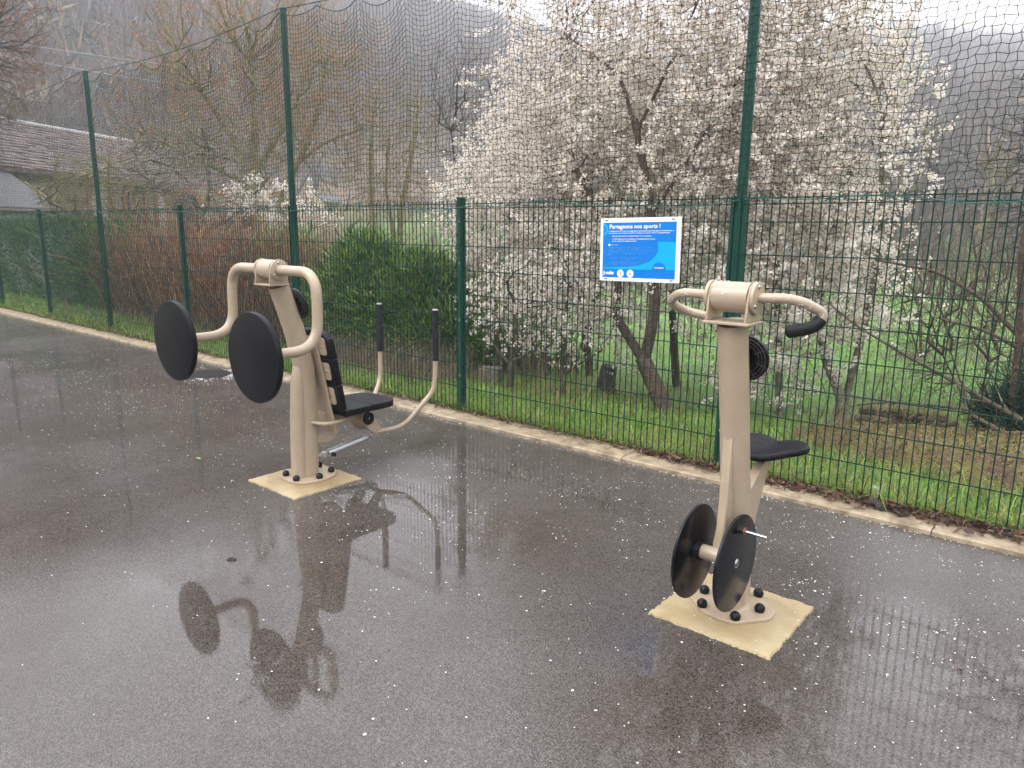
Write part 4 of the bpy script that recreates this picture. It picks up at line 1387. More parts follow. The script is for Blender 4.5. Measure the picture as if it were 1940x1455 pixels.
# ================================================================== TREES
class Tree:
    def __init__(s, seed):
        s.r = random.Random(seed); s.P0 = []; s.P1 = []; s.R0 = []; s.R1 = []; s.L = []

    def grow(s, p, d, L, r, lvl, maxl, c):
        R = s.r
        step = c['step'][lvl]
        n = max(2, int(L / step)); step = L / n
        d = Vector(d).normalized()
        for i in range(n):
            t = i / n
            w = c['wig'][lvl]
            d = (d + Vector((R.gauss(0, w), R.gauss(0, w), R.gauss(0, w) + c['up'][lvl] * step * 3))).normalized()
            q = p + d * step
            r1 = max(r * (1 - .75 * (i + 1) / n), c['rmin'])
            r0 = max(r * (1 - .75 * i / n), c['rmin'])
            s.P0.append(tuple(p)); s.P1.append(tuple(q)); s.R0.append(r0); s.R1.append(r1); s.L.append(lvl)
            p = q
            if c.get('env') and lvl > 0 and not c['env'](p, R):
                return
            if lvl < maxl and t >= c['start'][lvl]:
                k = c['dens'][lvl] * step
                m = int(k) + (1 if R.random() < k - int(k) else 0)
                for _ in range(m):
                    ang = rad(c['ang'][lvl] + R.gauss(0, 9))
                    u = d.cross(Vector((R.gauss(0, 1), R.gauss(0, 1), R.gauss(0, 1)))).normalized()
                    dd = d * math.cos(ang) + u * math.sin(ang)
                    s.grow(p, dd, L * c['ratio'][lvl] * (1 - .55 * t) * R.uniform(.6, 1.25), min(r1 * .75, c['rc'][lvl + 1]), lvl + 1, maxl, c)

    def stem(s, pts, r0, r1, c, lvl=0, maxl=3, L=1.5, start=.3, sub=5, dens=None):
        """a drawn trunk or limb with growth along it"""
        P = fillet(pts, .12, 4) if len(pts) > 2 else [Vector(a) for a in pts]
        tot = sum((P[i + 1] - P[i]).length for i in range(len(P) - 1)); acc = 0
        for i in range(len(P) - 1):
            l = (P[i + 1] - P[i]).length
            a = acc / tot; b = (acc + l) / tot
            s.P0.append(tuple(P[i])); s.P1.append(tuple(P[i + 1])); s.R0.append(r0 + (r1 - r0) * a); s.R1.append(r0 + (r1 - r0) * b); s.L.append(lvl)
            acc += l
            if a >= start:
                k = (dens if dens is not None else c['dens'][lvl]) * l
                m = int(k) + (1 if s.r.random() < k - int(k) else 0)
                d = (P[i + 1] - P[i]).normalized()
                for _ in range(m):
                    ang = rad(c['ang'][lvl] + s.r.gauss(0, 10))
                    u = d.cross(Vector((s.r.gauss(0, 1), s.r.gauss(0, 1), s.r.gauss(0, .6)))).normalized()
                    s.grow(P[i + 1], d * math.cos(ang) + u * math.sin(ang), L * s.r.uniform(.6, 1.2) * (1 - .3 * a), min(c['rc'][lvl + 1], (r0 + (r1 - r0) * b) * .7), lvl + 1, maxl, c)
        s.grow(P[-1], (P[-1] - P[-2]), L, r1, lvl + 1, maxl, c)

    def fill(s, cs, n, seed, alpha=.25, sub=.14, shoots=2, shoot_len=.3, r_tip=.002, pipe=2.3, zmin=-9, up=.5, jitter=.12, rmax=.2):
        """fill ellipsoids with branches: every target joins the cheapest node already grown"""
        rng = np.random.default_rng(seed)
        P0, P1, R0, R1, L = s.arr()
        m = L == 0
        nodes = [tuple(P0[m][0])] + [tuple(p) for p in P1[m]]
        roots = len(nodes)
        cs_ = np.array([c[0] for c in cs]); rs_ = np.array([c[1] for c in cs])
        k = rng.choice(len(cs), n, p=rs_.prod(1) / rs_.prod(1).sum())
        T = cs_[k] + rnd_unit(rng, n) * rs_[k] * (rng.uniform(0, 1, (n, 1)) ** .36) * (1 + .10 * rng.normal(size=(n, 1)))
        T = T[T[:, 2] > zmin]
        N = np.zeros((len(T) * 14 + roots, 3)); cost = np.zeros(len(N)); par = np.full(len(N), -1); cnt = np.zeros(len(N))
        N[:roots] = nodes; c = roots
        # only nodes in the upper part of drawn stems may sprout
        zlo = min(cs_[:, 2] - rs_[:, 2] * 1.05)
        cost[:roots] = np.where(N[:roots, 2] < zlo, 50, 0)
        d0 = np.min(np.linalg.norm(T[:, None] - N[None, :roots], axis=2), axis=1)
        tips = []
        for t in T[np.argsort(d0 + rng.normal(0, .15, len(T)))]:
            D = np.linalg.norm(N[:c] - t, axis=1) + alpha * cost[:c]
            i = int(np.argmin(D))
            v = t - N[i]; dist = np.linalg.norm(v)
            if dist < .02: continue
            ns = max(1, int(dist / sub)); ns = min(ns, 12)
            bow = rnd_unit(rng, 1)[0] * dist * jitter + np.array([0, 0, -dist * .06])
            prev = i
            for q in range(1, ns + 1):
                f = q / ns
                N[c] = N[i] + v * f + bow * math.sin(math.pi * f) + rng.normal(0, .006, 3)
                par[c] = prev; cost[c] = cost[prev] + dist / ns; prev = c; c += 1
            tips.append(prev)
        for i in range(c - 1, roots - 1, -1):
            cnt[i] += 1
            if par[i] >= roots: cnt[par[i]] += cnt[i] * 1.0
        r = np.minimum(r_tip * np.maximum(cnt, 1) ** (1 / pipe), rmax)
        for i in range(roots, c):
            j = par[i]
            ra = min(r[j], r[i] * 1.35) if j >= roots else r[i] * 1.2
            s.P0.append(tuple(N[j])); s.P1.append(tuple(N[i])); s.R0.append(ra); s.R1.append(r[i]); s.L.append(2 if r[i] > r_tip * 3 else 3)
        # long straight flowering shoots
        for i in range(roots, c):
            if cnt[i] > 12: continue
            d = N[i] - N[par[i]]; d /= max(np.linalg.norm(d), 1e-6)
            for _ in range(rng.poisson(shoots)):
                e = d * .6 + rnd_unit(rng, 1)[0] * .75 + np.array([0, 0, up * .6]); e /= np.linalg.norm(e)
                ln = shoot_len * rng.uniform(.35, 1.3); p = N[i]
                for q in range(3):
                    e = e + rng.normal(0, .10, 3); e /= np.linalg.norm(e)
                    z = p + e * ln / 3
                    s.P0.append(tuple(p)); s.P1.append(tuple(z)); s.R0.append(r_tip * (.95 - .2 * q)); s.R1.append(r_tip * (.75 - .2 * q)); s.L.append(4)
                    p = z

    def spine(s, pts, r0, r1):
        P = fillet(pts, .25, 5) if len(pts) > 2 else [Vector(a) for a in pts]
        out = []
        for i in range(len(P) - 1):
            k = max(1, int((P[i + 1] - P[i]).length / .12))
            out += [P[i].lerp(P[i + 1], j / k) for j in range(k)]
        out.append(P[-1]); n = len(out) - 1
        for i in range(n):
            s.P0.append(tuple(out[i])); s.P1.append(tuple(out[i + 1])); s.R0.append(r0 + (r1 - r0) * i / n); s.R1.append(r0 + (r1 - r0) * (i + 1) / n); s.L.append(0)

    def arr(s):
        return [np.array(a) for a in (s.P0, s.P1, s.R0, s.R1, s.L)]

    def build(s, parent, m_thick, m_thin, thick=0.012, names=('trunk', 'branches'), fat=1.0):
        P0, P1, R0, R1, L = s.arr()
        th = (R0 >= thick) | (L == 0)
        outs = []
        for mask, nm, mm, k in ((th, names[0], m_thick, 8), (~th, names[1], m_thin, 3)):
            if mask.sum() == 0: continue
            T = (P1 - P0)[mask]
            ext = T * (0.12 if k == 8 else 0.04)
            V, F = segs_mesh(P0[mask], P1[mask] + ext, R0[mask] * fat, R1[mask] * fat, k)
            me = fast_mesh(nm, V, F, smooth=(k == 8))
            outs.append(put(nm, me, mm, parent, kind=None if k == 8 else 'stuff'))
        return outs


def blossoms(tree, n, rng, size, name, parent, lvls=(2, 3, 4, 5), spread=.045, tint=1.0, env=None):
    P0, P1, R0, R1, L = tree.arr()
    m = np.isin(L, lvls)
    P0, P1 = P0[m], P1[m]
    ln = np.linalg.norm(P1 - P0, axis=1)
    # blossom comes in runs along the twigs
    wgt = ln * np.exp(rng.normal(0, .8, len(ln)))
    nc = n // 5
    idx = rng.choice(len(ln), nc, p=wgt / wgt.sum())
    cc = P0[idx] + (P1[idx] - P0[idx]) * rng.uniform(0, 1, (nc, 1)) + rng.normal(0, spread * .35, (nc, 3))
    C = cc[rng.integers(0, nc, n)] + rng.normal(0, spread * .62, (n, 3))
    N = rnd_unit(rng, n); N[:, 2] = np.abs(N[:, 2]) * .8 + .1; N += np.array([.0, -.35, 0]) * rng.uniform(0, 1, (n, 1))
    U = np.cross(N, rnd_unit(rng, n)); U /= np.linalg.norm(U, axis=1, keepdims=True)
    W = np.cross(N, U); W /= np.linalg.norm(W, axis=1, keepdims=True)
    s = size * rng.uniform(.55, 1.2, (n, 1))
    # cupped four-sided bloom: two triangles bent along the middle
    V, F = quads(C, U * s, W * s * rng.uniform(.7, 1, (n, 1)))
    V = V.reshape(n, 4, 3)
    V[:, 0] += N * s * .5; V[:, 2] += N * s * .5
    V = V.reshape(-1, 3)
    base = np.array([[1.58, 1.46, 1.33]]) * rng.uniform(.82, 1.0, (n, 1)) * tint
    k = rng.uniform(0, 1, n)
    base[k < .10] = np.array([.42, .36, .20])          # open buds and young leaf
    base[(k > .10) & (k < .16)] = np.array([.50, .33, .24])
    col = np.repeat(base, 4, 0)
    col[0::4] *= .96
    me = fast_mesh(name, V, F, col=col)
    return put(name, me, 'petal', parent, kind='stuff')


C_BL = dict(step=[.12, .14, .12, .10, .08], wig=[.05, .09, .12, .14, .2], up=[.0, .10, .10, .10, .0], rmin=.0020,
            start=[.3, .08, .06, .1, 0], dens=[5.0, 5.5, 6.5, 4.0, 0], ang=[50, 42, 42, 45, 50], ratio=[.8, .62, .55, .5, .4], rc=[.1, .026, .009, .0045, .003])


def ell(cs):
    def f(p, R):
        for (c, r) in cs:
            q = ((p[0] - c[0]) / r[0]) ** 2 + ((p[1] - c[1]) / r[1]) ** 2 + ((p[2] - c[2]) / r[2]) ** 2
            if q < R.uniform(.75, 1.25): return True
        return False
    return f


ENV = ell([((-2.3, 2.9, 3.0), (2.3, 1.7, 2.75)), ((-4.25, 3.6, 2.0), (1.85, 1.5, 1.75)), ((-.95, 3.6, 2.5), (1.6, 1.6, 2.75)), ((-3.3, 3.4, 3.6), (1.9, 1.5, 1.6))])
rg = np.random.default_rng(21)


CROWN = {1: ([((-2.15, 2.6, 3.1), (1.75, 1.25, 2.75)), ((-3.3, 2.9, 2.9), (1.3, 1.1, 1.5))], 2300),
         2: ([((-.85, 3.75, 2.4), (1.1, 1.1, 2.5)), ((-.5, 3.4, 1.2), (.8, .7, .9))], 1400),
         3: ([((-1.3, 3.4, 2.3), (1.0, .95, 2.1))], 900),
         4: ([((-5.35, 3.75, 1.95), (.95, .8, 1.0)), ((-4.45, 3.8, 1.9), (1.55, 1.1, 1.65)), ((-3.4, 3.6, 1.9), (1.3, 1.2, 1.6))], 1900),
         5: ([((-2.7, 4.2, 2.5), (1.4, .9, 2.0))], 700)}


def blossom_tree(seed, base, stems, label, nfl, bark='bark_red', size=.0115):
    t = thing('blossoming_tree', base, label, 'tree')
    tr = Tree(seed)
    for (pts, r0, r1, st) in stems:
        tr.spine(pts, r0, r1)
    cs, n = CROWN[seed]
    tr.fill(cs, n, seed, shoots=.9, shoot_len=.46, r_tip=.0013, pipe=2.0, jitter=.07, alpha=.45)
    tr.build(t, bark, 'twig')
    blossoms(tr, nfl, rg, size, 'blossom', t, spread=.03)
    return t


blossom_tree(1, (-1.38, 1.9, -.2), [
    ([(-1.36, 1.9, -.28), (-1.57, 1.9, .10), (-1.74, 1.92, .36)], .10, .078, 2),
    ([(-1.72, 1.92, .32), (-1.94, 1.9, .61), (-2.08, 1.9, .78), (-2.07, 1.95, 1.09), (-2.25, 2.0, 1.6), (-2.9, 2.3, 2.3)], .052, .028, .45),
    ([(-1.72, 1.92, .32), (-1.64, 1.95, .79), (-1.72, 2.0, 1.42), (-1.76, 2.0, 1.83), (-2.03, 2.05, 2.75), (-2.04, 2.1, 2.65)], .06, .032, .5),
    ([(-2.04, 2.1, 2.6), (-2.3, 2.2, 3.2), (-3.2, 2.5, 3.75)], .022, .012, .1),
    ([(-2.04, 2.1, 2.6), (-1.85, 2.4, 3.3), (-1.6, 2.7, 4.2)], .020, .010, .1),
    ([(-1.76, 2.0, 1.8), (-1.5, 2.3, 2.4), (-1.2, 2.7, 3.2)], .02, .01, .15)],
    'largest white blossoming tree, leaning dark forked trunk behind the fence under the blue sign', 122000)
blossom_tree(2, (-.25, 3.9, -.4), [
    ([(-.25, 3.9, -.5), (-.34, 3.9, -.1), (-.51, 3.9, .18), (-.68, 3.95, .75), (-.6, 3.9, 1.6), (-.4, 3.8, 2.4)], .06, .03, .5),
    ([(-.3, 3.95, -.3), (-.18, 4.0, .6), (-.05, 3.8, 1.5), (-.1, 3.6, 2.6)], .045, .025, .35)],
    'white blossoming tree with two pale lichen-covered stems seen right of the pedal machine', 82000, bark='bark_pale')
blossom_tree(3, (-.87, 3.6, -.4), [
    ([(-.87, 3.6, -.5), (-.95, 3.6, .3), (-1.05, 3.6, 1.2), (-1.2, 3.6, 2.4)], .05, .028, .3)],
    'slim-stemmed white blossoming tree hidden mostly behind the pedal machine column', 50000, bark='bark_pale')
blossom_tree(4, (-3.9, 4.2, -.45), [
    ([(-3.9, 4.2, -.5), (-3.95, 4.1, .4), (-4.1, 4.0, 1.1), (-4.6, 3.7, 1.7)], .06, .03, .35),
    ([(-3.92, 4.15, .2), (-3.6, 4.0, 1.2), (-3.4, 3.8, 2.3), (-3.5, 3.6, 3.2)], .05, .025, .3)],
    'white blossoming tree forming the left end of the blossom, behind the square post', 120000)
blossom_tree(5, (-2.6, 4.4, -.45), [
    ([(-2.6, 4.4, -.5), (-2.7, 4.3, .8), (-2.5, 4.1, 2.0), (-2.2, 3.8, 3.0)], .06, .03, .3)],
    'white blossoming tree furthest back, its crown between the two fence posts', 36000)
# two small gnarled fruit trees near the fence
for seed, base, stems, cr, lab in ((11, (-2.92, 1.2, -.06), [([(-2.92, 1.2, -.15), (-2.9, 1.2, .22), (-2.86, 1.22, .55), (-2.92, 1.25, .95)], .040, .015), ([(-2.9, 1.2, .25), (-3.1, 1.2, .34), (-3.3, 1.25, .6)], .020, .008), ([(-2.9, 1.2, .28), (-2.65, 1.15, .36), (-2.45, 1.15, .55)], .020, .008)], [((-2.95, 1.3, .85), (.62, .5, .62))], 'left of two small gnarled dark fruit trees close behind the fence'),
                               (12, (-2.51, 1.6, -.13), [([(-2.51, 1.6, -.2), (-2.52, 1.6, .15), (-2.51, 1.6, .6), (-2.48, 1.62, 1.1)], .034, .012), ([(-2.52, 1.6, .12), (-2.7, 1.55, .33), (-2.95, 1.5, .48)], .017, .008), ([(-2.52, 1.6, .1), (-2.3, 1.55, .27), (-2.0, 1.55, .45)], .016, .008)], [((-2.45, 1.65, .95), (.62, .5, .65))], 'right of two small gnarled dark fruit trees close behind the fence')):
    t = thing('small_fruit_tree', base, lab, 'tree')
    tr = Tree(seed)
    for (pts, r0, r1) in stems: tr.spine(pts, r0, r1)
    tr.fill(cr, 260, seed, shoots=1.0, shoot_len=.14, r_tip=.0018, jitter=.35, alpha=.3, sub=.08, up=.2, pipe=2.1)
    tr.build(t, 'bark', 'bark_dark')
    blossoms(tr, 5200, rg, .0095, 'blossom', t, spread=.022)

# bare background trees
C_BG = dict(step=[.5, .45, .35, .25, .2], wig=[.05, .11, .15, .18, .2], up=[.05, .07, .05, .03, 0], rmin=.010,
            start=[.3, .15, .1, .1, 0], dens=[1.6, 1.7, 2.4, 2.6, 0], ang=[38, 36, 40, 44, 40], ratio=[.6, .55, .5, .5, .4], rc=[.3, .10, .045, .022, .014])


def bg_tree(name, seed, base, stems, crown, n, label, m1_, m2_, r_tip=.010, buds=0, budcol=None, bsz=.03, shoots=1.2, shoot_len=.7, sub=.35, up=1.0, alpha=.75, pipe=2.1, jitter=.05, rmax=.2):
    t = thing(name, base, label, 'tree')
    tr = Tree(seed)
    for (pts, r0, r1) in stems: tr.spine(pts, r0, r1)
    tr.fill(crown, n, seed, alpha=alpha, sub=sub, shoots=shoots, shoot_len=shoot_len, r_tip=r_tip, pipe=pipe, up=up, jitter=jitter, rmax=rmax)
    tr.build(t, m1_, m2_, thick=r_tip * 2.5)
    if buds:
        P0, P1, R0, R1, Lv = tr.arr(); m = Lv >= 4
        P0, P1 = P0[m], P1[m]
        i = rg.integers(0, len(P0), buds)
        C = P0[i] + (P1[i] - P0[i]) * rg.uniform(0, 1, (buds, 1)) + rg.normal(0, .05, (buds, 3))
        U = rnd_unit(rg, buds) * bsz * rg.uniform(.5, 1.2, (buds, 1)); W = np.cross(U, rnd_unit(rg, buds)) * .5
        V, F = quads(C, U, W)
        col = np.repeat(np.array([budcol]) * rg.uniform(.7, 1.3, (buds, 1)), 4, 0)
        put('buds', fast_mesh('buds', V, F, col=col), 'leafy', t, kind='stuff')
    return t


bg_tree('bare_tree', 31, (-18.5, 7.7, -.4), [
    ([(-18.5, 7.7, -.5), (-18.52, 7.7, 1.5), (-18.5, 7.75, 3.1)], .27, .20),
    ([(-18.5, 7.75, 3.0), (-18.9, 7.3, 4.4), (-19.3, 6.7, 5.6)], .13, .06),
    ([(-18.5, 7.75, 3.0), (-18.45, 7.9, 4.6), (-18.6, 8.0, 6.4)], .13, .06),
    ([(-18.5, 7.75, 3.05), (-18.1, 8.4, 4.3), (-17.9, 9.0, 5.4)], .12, .05),
    ([(-18.5, 7.75, 2.8), (-19.2, 6.6, 3.5), (-20.0, 5.4, 4.2)], .07, .04)],
    [((-18.7, 7.5, 6.0), (3.0, 3.0, 3.2)), ((-19.3, 6.3, 4.2), (2.2, 2.2, 1.5))], 850,
    'big bare tree with an olive mossy trunk fanning out left of the middle tall pole', 'bark_green', 'bark_green', r_tip=.007, buds=16000, budcol=(.62, .30, .19), bsz=.026, shoots=2.2)
bg_tree('bare_tree', 32, (-21.5, 10.6, -.4), [
    ([(-21.5, 10.6, -.5), (-21.6, 10.7, 2.8), (-21.0, 11.3, 4.3), (-20.7, 11.7, 5.5), (-20.5, 12.0, 7.2)], .20, .07),
    ([(-21.3, 11.0, 3.7), (-20.6, 11.9, 4.6), (-19.6, 12.8, 5.1)], .07, .04)],
    [((-20.6, 11.9, 6.2), (2.3, 2.3, 3.0))], 500,
    'bare crooked tree with a pale olive stem just right of the middle tall pole', 'bark_green', 'bark_green', r_tip=.007, buds=9000, budcol=(.62, .31, .19), bsz=.026, shoots=2.2)
bg_tree('bare_tree', 33, (-18.0, 12.0, -.4), [
    ([(-18.0, 12.0, -.5), (-18.05, 11.9, 2.0), (-18.1, 11.9, 3.6), (-18.0, 12.0, 5.4)], .12, .05),
    ([(-17.4, 12.4, -.5), (-17.3, 12.5, 2.2), (-17.0, 12.8, 4.2), (-16.9, 13, 5.6)], .13, .05),
    ([(-17.4, 12.4, .8), (-17.7, 12.2, 3.0), (-17.6, 12.3, 4.6)], .08, .04)],
    [((-17.5, 12.4, 4.4), (1.9, 1.9, 2.5)), ((-17.6, 12.2, 2.4), (1.6, 1.6, 1.6))], 480,
    'bare many-stemmed tree of thin olive stems left of the blossom', 'bark_green', 'bark_green', r_tip=.0065, buds=7000, budcol=(.48, .28, .18), bsz=.022, shoots=2.2)
bg_tree('bare_tree', 34, (-7.6, 5.6, -.4), [
    ([(-7.6, 5.6, -.5), (-7.6, 5.6, 1.6), (-7.55, 5.55, 3.0)], .045, .02),
    ([(-7.6, 5.6, .6), (-7.8, 5.45, 2.4), (-7.9, 5.4, 3.4)], .035, .015),
    ([(-7.55, 5.6, .7), (-7.3, 5.8, 2.4), (-7.2, 5.9, 3.3)], .035, .015)],
    [((-7.6, 5.6, 3.5), (.85, .85, 1.5))], 240,
    'slender dark twiggy bare tree rising against the mist just left of the blossom', 'bark_dark', 'bark_dark', r_tip=.003, shoots=1.4, shoot_len=.55, sub=.2, up=1.8, alpha=.6)
bg_tree('orchard_tree', 35, (-12.6, 2.9, -.4), [
    ([(-12.6, 2.9, -.5), (-12.6, 2.9, 1.0), (-12.5, 2.8, 1.5)], .10, .08),
    ([(-12.5, 2.8, 1.5), (-12.9, 2.4, 2.2), (-13.4, 2.1, 3.1)], .05, .03),
    ([(-12.5, 2.8, 1.5), (-12.2, 3.0, 2.3), (-12.3, 3.0, 3.3)], .05, .03),
    ([(-12.5, 2.8, 1.45), (-12.0, 3.4, 1.9), (-11.6, 3.9, 2.6)], .05, .03)],
    [((-12.6, 2.9, 2.75), (1.6, 1.4, 1.1))], 520,
    'spreading bare fruit tree with pale grey lichen behind the left tall pole', 'bark_pale', 'bark_pale', r_tip=.0055, buds=2600, budcol=(.42, .44, .32), bsz=.012, shoots=.9, shoot_len=.3, sub=.2, up=.4, jitter=.3)
bg_tree('orchard_tree', 36, (-16.6, 2.8, -.4), [
    ([(-16.6, 2.8, -.5), (-16.6, 2.8, 1.1)], .10, .08),
    ([(-16.6, 2.8, 1.1), (-17.2, 2.2, 1.9), (-18.0, 1.6, 2.6)], .05, .03),
    ([(-16.6, 2.8, 1.1), (-16.2, 3.2, 2.0), (-15.8, 3.5, 2.7)], .05, .03),
    ([(-16.6, 2.8, 1.1), (-16.7, 2.9, 2.2), (-16.6, 2.9, 3.0)], .05, .03)],
    [((-16.7, 2.7, 2.3), (1.8, 1.4, 1.1))], 560,
    'bare greenish fruit tree in front of the cottage at the far left', 'bark_green', 'bark_green', r_tip=.006, buds=2200, budcol=(.28, .32, .14), bsz=.014, shoots=.9, shoot_len=.35, sub=.2, up=.4, jitter=.3)
bg_tree('bare_tree', 37, (-25.9, 1.9, -.4), [
    ([(-25.9, 1.9, -.5), (-25.9, 1.9, 4.0), (-25.4, 2.3, 6.0)], .22, .12),
    ([(-25.9, 1.9, 3.5), (-24.9, 2.3, 5.2), (-24.0, 2.6, 6.6)], .10, .04)],
    [((-24.1, 2.6, 7.0), (2.0, 2.0, 3.0))], 700,
    'reddish-budded bare tree reaching in at the upper left corner', 'bark_dark', 'twig', r_tip=.008, buds=9000, budcol=(.36, .17, .10), bsz=.035)
bg_tree('bare_tree', 38, (2.3, 3.1, -.35), [
    ([(2.2, 3.1, -.5), (2.15, 3.1, .8), (2.0, 3.0, 1.6), (1.85, 2.9, 2.4)], .06, .02)],
    [((1.68, 3.0, 2.2), (.82, .6, 1.05))], 620,
    'dark twiggy bare tree reaching in at the right edge above the fence', 'bark_dark', 'bark_dark', r_tip=.0026, shoots=1.2, shoot_len=.22, sub=.12, up=.2, jitter=.3)
C_ED = dict(rmin=.0026, rc=[.05, .016, .008, .005, .003], dens=[3.5, 6, 7, 5, 0], ang=[42, 45, 48, 50, 50], up=[.0, .02, .02, .0, 0], step=[.14, .14, .12, .08, .06], wig=[.08, .16, .2, .22, .2])
t = thing('dead_tree', (1.36, 2.75, -.35), 'broken brown tree trunk with pale bare boughs, just inside the right edge behind the fence', 'tree')
tr = Tree(39)
C_DT = dict(C_BG); C_DT.update(C_ED)
tr.stem([(1.42, 2.75, -.45), (1.38, 2.7, .3), (1.36, 2.65, .85), (1.30, 2.6, 1.45)], .036, .024, C_DT, 0, 3, .35, 2)
tr.stem([(1.36, 2.65, .82), (1.06, 2.62, 1.12), (.72, 2.6, 1.32), (.25, 2.6, 1.40)], .022, .010, C_DT, 0, 3, .35, .2)
tr.stem([(1.37, 2.65, .72), (1.1, 2.6, .86), (.85, 2.6, .9)], .018, .009, C_DT, 0, 3, .35, .2)
tr.build(t, 'bark_red', 'bark_pale')
fb = thing('fallen_branch', (1.0, 2.5, .2), 'long fallen branch lying left-downwards across the brush in front of the broken trunk', 'branch')
tr = Tree(40)
C_FB = dict(C_BG); C_FB.update(C_ED)
tr.stem([(1.75, 2.5, -.02), (1.49, 2.55, .14), (1.17, 2.6, .27), (.92, 2.6, .40), (.57, 2.6, .56), (.1, 2.6, .80), (-.15, 2.6, .98)], .026, .008, C_FB, 0, 3, .3, .1, dens=7)
tr.stem([(1.9, 2.3, -.02), (1.4, 2.3, .06), (1.0, 2.75, .13), (.5, 2.4, .17), (.25, 2.4, .10)], .024, .008, C_FB, 0, 3, .3, .1, dens=7)
tr.stem([(1.6, 2.2, .12), (1.2, 2.2, .05), (.85, 2.2, -.08)], .022, .010, C_FB, 0, 2, .3, .1, dens=5)
tr.build(fb, 'bark', 'bark_pale', names=('bough', 'twigs'))
# small shrub in blossom in the middle distance
t = thing('blossoming_shrub', (-11.6, 3.9, -.4), 'small yellowish-white blossoming shrub left of the middle tall pole, beyond the brown hedge', 'shrub')
tr = Tree(41)
c = dict(C_BL); c.update(env=ell([((-11.5, 3.9, 1.3), (1.5, 1.3, 1.45))]), rmin=.004)
for k in range(6):
    a = k * 1.05
    tr.stem([(-11.6, 3.9, -.5), (-11.6 + .35 * math.cos(a), 3.9 + .35 * math.sin(a), .7), (-11.6 + .8 * math.cos(a), 3.9 + .8 * math.sin(a), 1.6)], .03, .015, c, 0, 3, 1.0, .3)
tr.build(t, 'bark', 'twig')
blossoms(tr, 6500, rg, .017, 'blossom', t, tint=.95, spread=.05)


# ================================================================== SHRUBS, HEDGES, BRAMBLES
def stem_cloud(name, n, base_fn, hfn, lean_, r0, cols, label, cat, seed, nseg=5, wig=.12, kind=None, parent=None, group=None, side=1.0):
    rng = np.random.default_rng(seed)
    p = base_fn(rng, n)
    h = hfn(rng, n, p)
    d = rng.normal(0, lean_, (n, 3)); d[:, 2] = 1; d /= np.linalg.norm(d, axis=1, keepdims=True)
    A, B, RA, RB, CC = [], [], [], [], []
    col = np.array(cols)[rng.integers(0, len(cols), n)] * rng.uniform(.45, 1.45, (n, 1))
    rr_ = r0 * rng.uniform(.6, 1.3, n)
    for k in range(nseg):
        d = d + rng.normal(0, wig, (n, 3)); d /= np.linalg.norm(d, axis=1, keepdims=True)
        q = p + d * (h / nseg)[:, None]
        A.append(p); B.append(q); RA.append(rr_ * (1 - .8 * k / nseg)); RB.append(rr_ * (1 - .8 * (k + 1) / nseg)); CC.append(col)
        # side twigs
        m = rng.uniform(0, 1, n) < .8 * side
        e = d + rng.normal(0, .65, (n, 3)); e /= np.linalg.norm(e, axis=1, keepdims=True)
        ln = h * rng.uniform(.08, .25, n)
        A.append(q[m]); B.append((q + e * ln[:, None])[m]); RA.append(rr_[m] * .45); RB.append(rr_[m] * .2); CC.append(col[m])
        p = q
    A, B, RA, RB, CC = map(np.concatenate, (A, B, RA, RB, CC))
    V, F = segs_mesh(A, B, RA, RB, 3)
    C6 = np.repeat(CC, 6, 0)
    o = put(name, fast_mesh(name, V, F, col=C6), 'stems', parent, kind=kind)
    if label: tag(o, label, cat, group)
    return o


def zt_(p):
    return ground_z(p[:, 0], p[:, 1])


def box_fn(x0, x1, y0, y1):
    def f(rng, n):
        p = np.stack([rng.uniform(x0, x1, n), rng.uniform(y0, y1, n), np.zeros(n)], 1)
        p[:, 2] = zt_(p) - .03
        return p
    return f


RED = [(.44, .19, .09), (.30, .13, .065), (.58, .31, .16), (.18, .10, .06), (.66, .46, .27), (.10, .06, .04)]
BRN = [(.24, .18, .12), (.32, .25, .16), (.18, .13, .09), (.42, .33, .22), (.14, .10, .07)]
for i, (x0, x1, n, lab) in enumerate(((-12.6, -10.6, 1000, 'red-brown bare shrub next to the dark conifer hedge, right of the left tall pole'),
                                      (-10.6, -8.9, 950, 'densest red-brown bare shrub behind the short post left of the press machine'),
                                      (-8.9, -7.3, 700, 'red-brown bare shrub directly behind the press machine, mixed with green'))):
    t = thing('bare_shrub', ((x0 + x1) / 2, 1.7, 0), lab, 'shrub', 'red-brown bare shrubs behind the fence')
    stem_cloud('stems', n, box_fn(x0, x1, .95, 2.5), lambda r, n, p: r.uniform(1.1, 1.95, n) * (1 + .08 * np.sin(p[:, 0] * 2.3)), .17, .0088, RED, None, None, 60 + i, wig=.10, parent=t)
stem_cloud('scrub', 1500, box_fn(-13.5, -4, 2.6, 4.6), lambda r, n, p: r.uniform(1.2, 2.0, n), .18, .009, BRN + [(.2, .2, .1)], 'brown leafless scrub filling in behind the red-brown shrubs', 'scrub', 66, kind='stuff')
stem_cloud('bramble_patch', 1500, box_fn(-6.3, -3.5, .45, 1.5), lambda r, n, p: r.uniform(.18, .62, n), .9, .0042, BRN, 'low tangle of brown brambles at the foot of the green bush', 'brambles', 67, wig=.35, kind='stuff')
stem_cloud('dry_stalks', 130, box_fn(-3.4, -.9, .3, 1.6), lambda r, n, p: r.uniform(.2, .75, n), .45, .004, [(.42, .32, .17), (.3, .2, .1)], 'dry straw-coloured stalks leaning in the grass behind the sign', 'stalks', 68, wig=.06, kind='stuff', side=.3)
